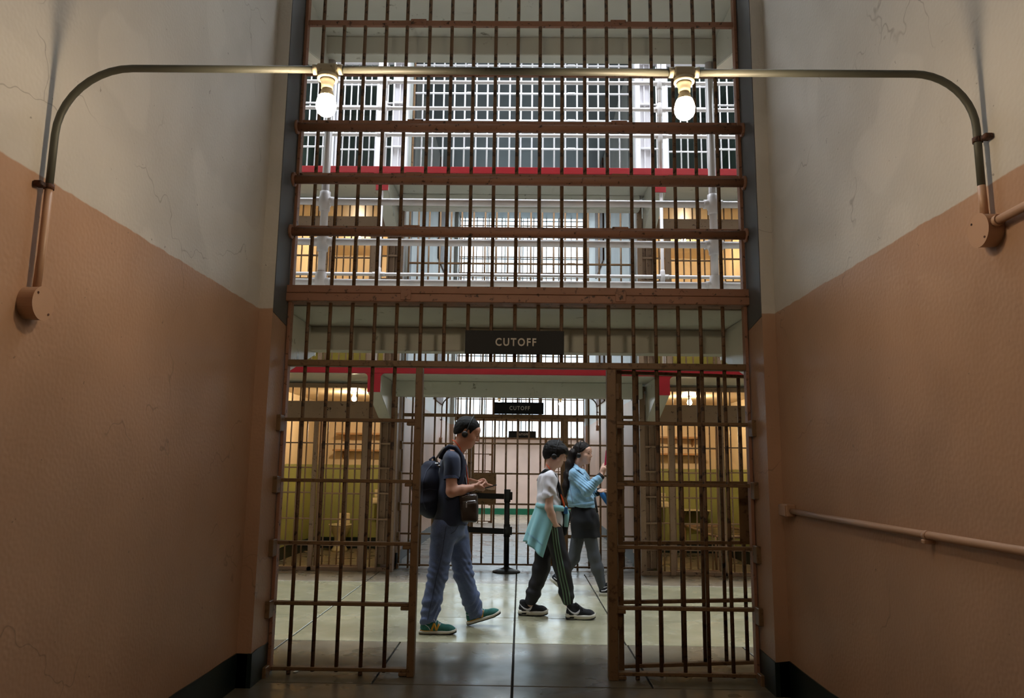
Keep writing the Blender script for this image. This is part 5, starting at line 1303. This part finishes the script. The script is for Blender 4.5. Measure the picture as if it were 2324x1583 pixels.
    def jk(x, y, z):
        t = (x-elR[0])*dA[0]+(z-elR[2])*dA[2]; near = np.exp(-((x-elR[0])**2+(z-elR[2])**2)/0.03)
        return 0.0055*near*np.sin(70*t+14*np.sin(9*x+11*z)+12*z) + 0.004*np.sin(38*x-26*z+3*np.sin(10*y)) + 0.003*np.sin(60*z+20*x)
    F.folds(jk)
    jm = F.mesh('denim_jacket', None, 1); jk_ = link('denim_jacket', jm, M_denim2, root); jt = bvh(jm)
    a8 = lambda x, y: (at(x, y, 8.03)[0], at(x, y, 8.03)[2])
    link('hem_band', ribbon(jt, [a8(1292, 1149), a8(1310, 1146), a8(1335, 1143), a8(1350, 1141)], 0.034, 0.001, 30, thick=0.003).mesh('band'), M_denim2, jk_)
    link('collar', ribbon(jt, [a8(1301, 1053), a8(1308, 1059), a8(1318, 1066), a8(1326, 1073)], 0.045, 0.006, 24, thick=0.006).mesh('collar'), M_denim2, jk_)
    link('chest_seam', ribbon(jt, [a8(1288, 1092), a8(1298, 1090), a8(1304, 1088)], 0.004, 0.0008, 14).mesh('seam'), M_jeans, jk_)
    link('back_seam', ribbon(jt, [a8(1292, 1075), a8(1295, 1110), a8(1300, 1142)], 0.004, 0.0008, 20).mesh('seam'), M_jeans, jk_)
    for b, c in ((elR, wrR), (elL, wrL)):
        MB().tube([Vector(b*0.24+c*0.76), Vector(b*0.12+c*0.88), Vector(b*-0.02+c*1.02)], 0.043, 20, True, [0.043, 0.041, 0.037]).obj('black_cuff', M_belt, jk_)
    hR = at(1360, 1350, 8.09); hR[2] = 0.0; shoe(root, foot_matrix(hR, None, 0), 0.255, 'skate')
    # trailing shoe up on its toes
    toe = at(1278, 1340, 8.33); toe[2] = 0.0
    M_ = Matrix.Translation(Vector(toe)) @ Matrix.Rotation(math.radians(38), 4, 'Y') @ Matrix.Translation((-0.185, 0, 0))
    shoe(root, M_, 0.255, 'skate')
    headphones(o, R, s*1.04, 'black on-ear headphones worn by the woman in the denim jacket', -0.1)
    ph = empty('mobile_phone', at(1375, 1060, 7.97), 'phone in a bright pink case held up by the woman', 'phone')
    c = at(1377, 1038, 7.98); P_ = Matrix.Translation(Vector(c)) @ Matrix.Rotation(math.radians(-24), 4, 'Z') @ Matrix.Rotation(math.radians(6), 4, 'Y')
    q = MB().box(-0.006, 0.005, -0.038, 0.038, -0.078, 0.078, 0.004, 2).mesh('case'); q.transform(P_); link('phone_case', q, M_pink, ph)
    q = MB().box(-0.0072, -0.0061, -0.034, 0.034, -0.073, 0.073, 0.0003).mesh('screen'); q.transform(P_); link('phone_screen', q, M_screen, ph)
    bt = empty('drink_bottle', at(1376, 1128, 8.24), 'small blue bottle in the lower hand of the woman in denim', 'bottle')
    c = at(1372, 1127, 8.26); P_ = Matrix.Translation(Vector(c)) @ Matrix.Rotation(math.radians(-35), 4, 'Y')
    MB().lathe([(0, -0.085), (0.030, -0.085), (0.033, -0.078), (0.033, 0.04), (0.024, 0.06), (0.014, 0.07), (0.014, 0.08), (0, 0.08)], 20, P_).obj('bottle_body', M_bottle, bt)
    MB().lathe([(0, 0.0805), (0.016, 0.0805), (0.016, 0.095), (0, 0.095)], 16, P_).obj('bottle_cap', M_sole, bt)
    lf = empty('leaflet', at(1400, 1108, 8.25), 'folded colourful leaflet held out by the woman, right of the gate post', 'leaflet')
    c = at(1396, 1108, 8.25)
    MB().prism([(c[0]-0.08, c[2]-0.012), (c[0]+0.068, c[2]-0.022), (c[0]+0.05, c[2]+0.03), (c[0]-0.08, c[2]+0.02)], 1, c[1]-0.0015, c[1]+0.0015).obj('page', M_paper, lf)
    MB().prism([(c[0]+0.01, c[2]-0.016), (c[0]+0.05, c[2]+0.012), (c[0]+0.045, c[2]+0.027), (c[0]+0.01, c[2]+0.022)], 1, c[1]-0.0025, c[1]-0.0016).obj('picture', M_bottle, lf)
    MB().prism([(c[0]+0.012, c[2]-0.017), (c[0]+0.045, c[2]-0.018), (c[0]+0.036, c[2]-0.003)], 1, c[1]-0.0027, c[1]-0.0016).obj('picture', M_gold, lf)
    sb = empty('purse_strap', at(1353, 1150, 8.0), 'black purse strap tail hanging at the front of the woman', 'strap')
    MB().tube([Vector(at(1350, 1128, 8.05)), Vector(at(1353, 1148, 8.03)), Vector(at(1356, 1162, 8.03))], 0.011, 8).obj('strap', M_belt, sb)
build_woman()
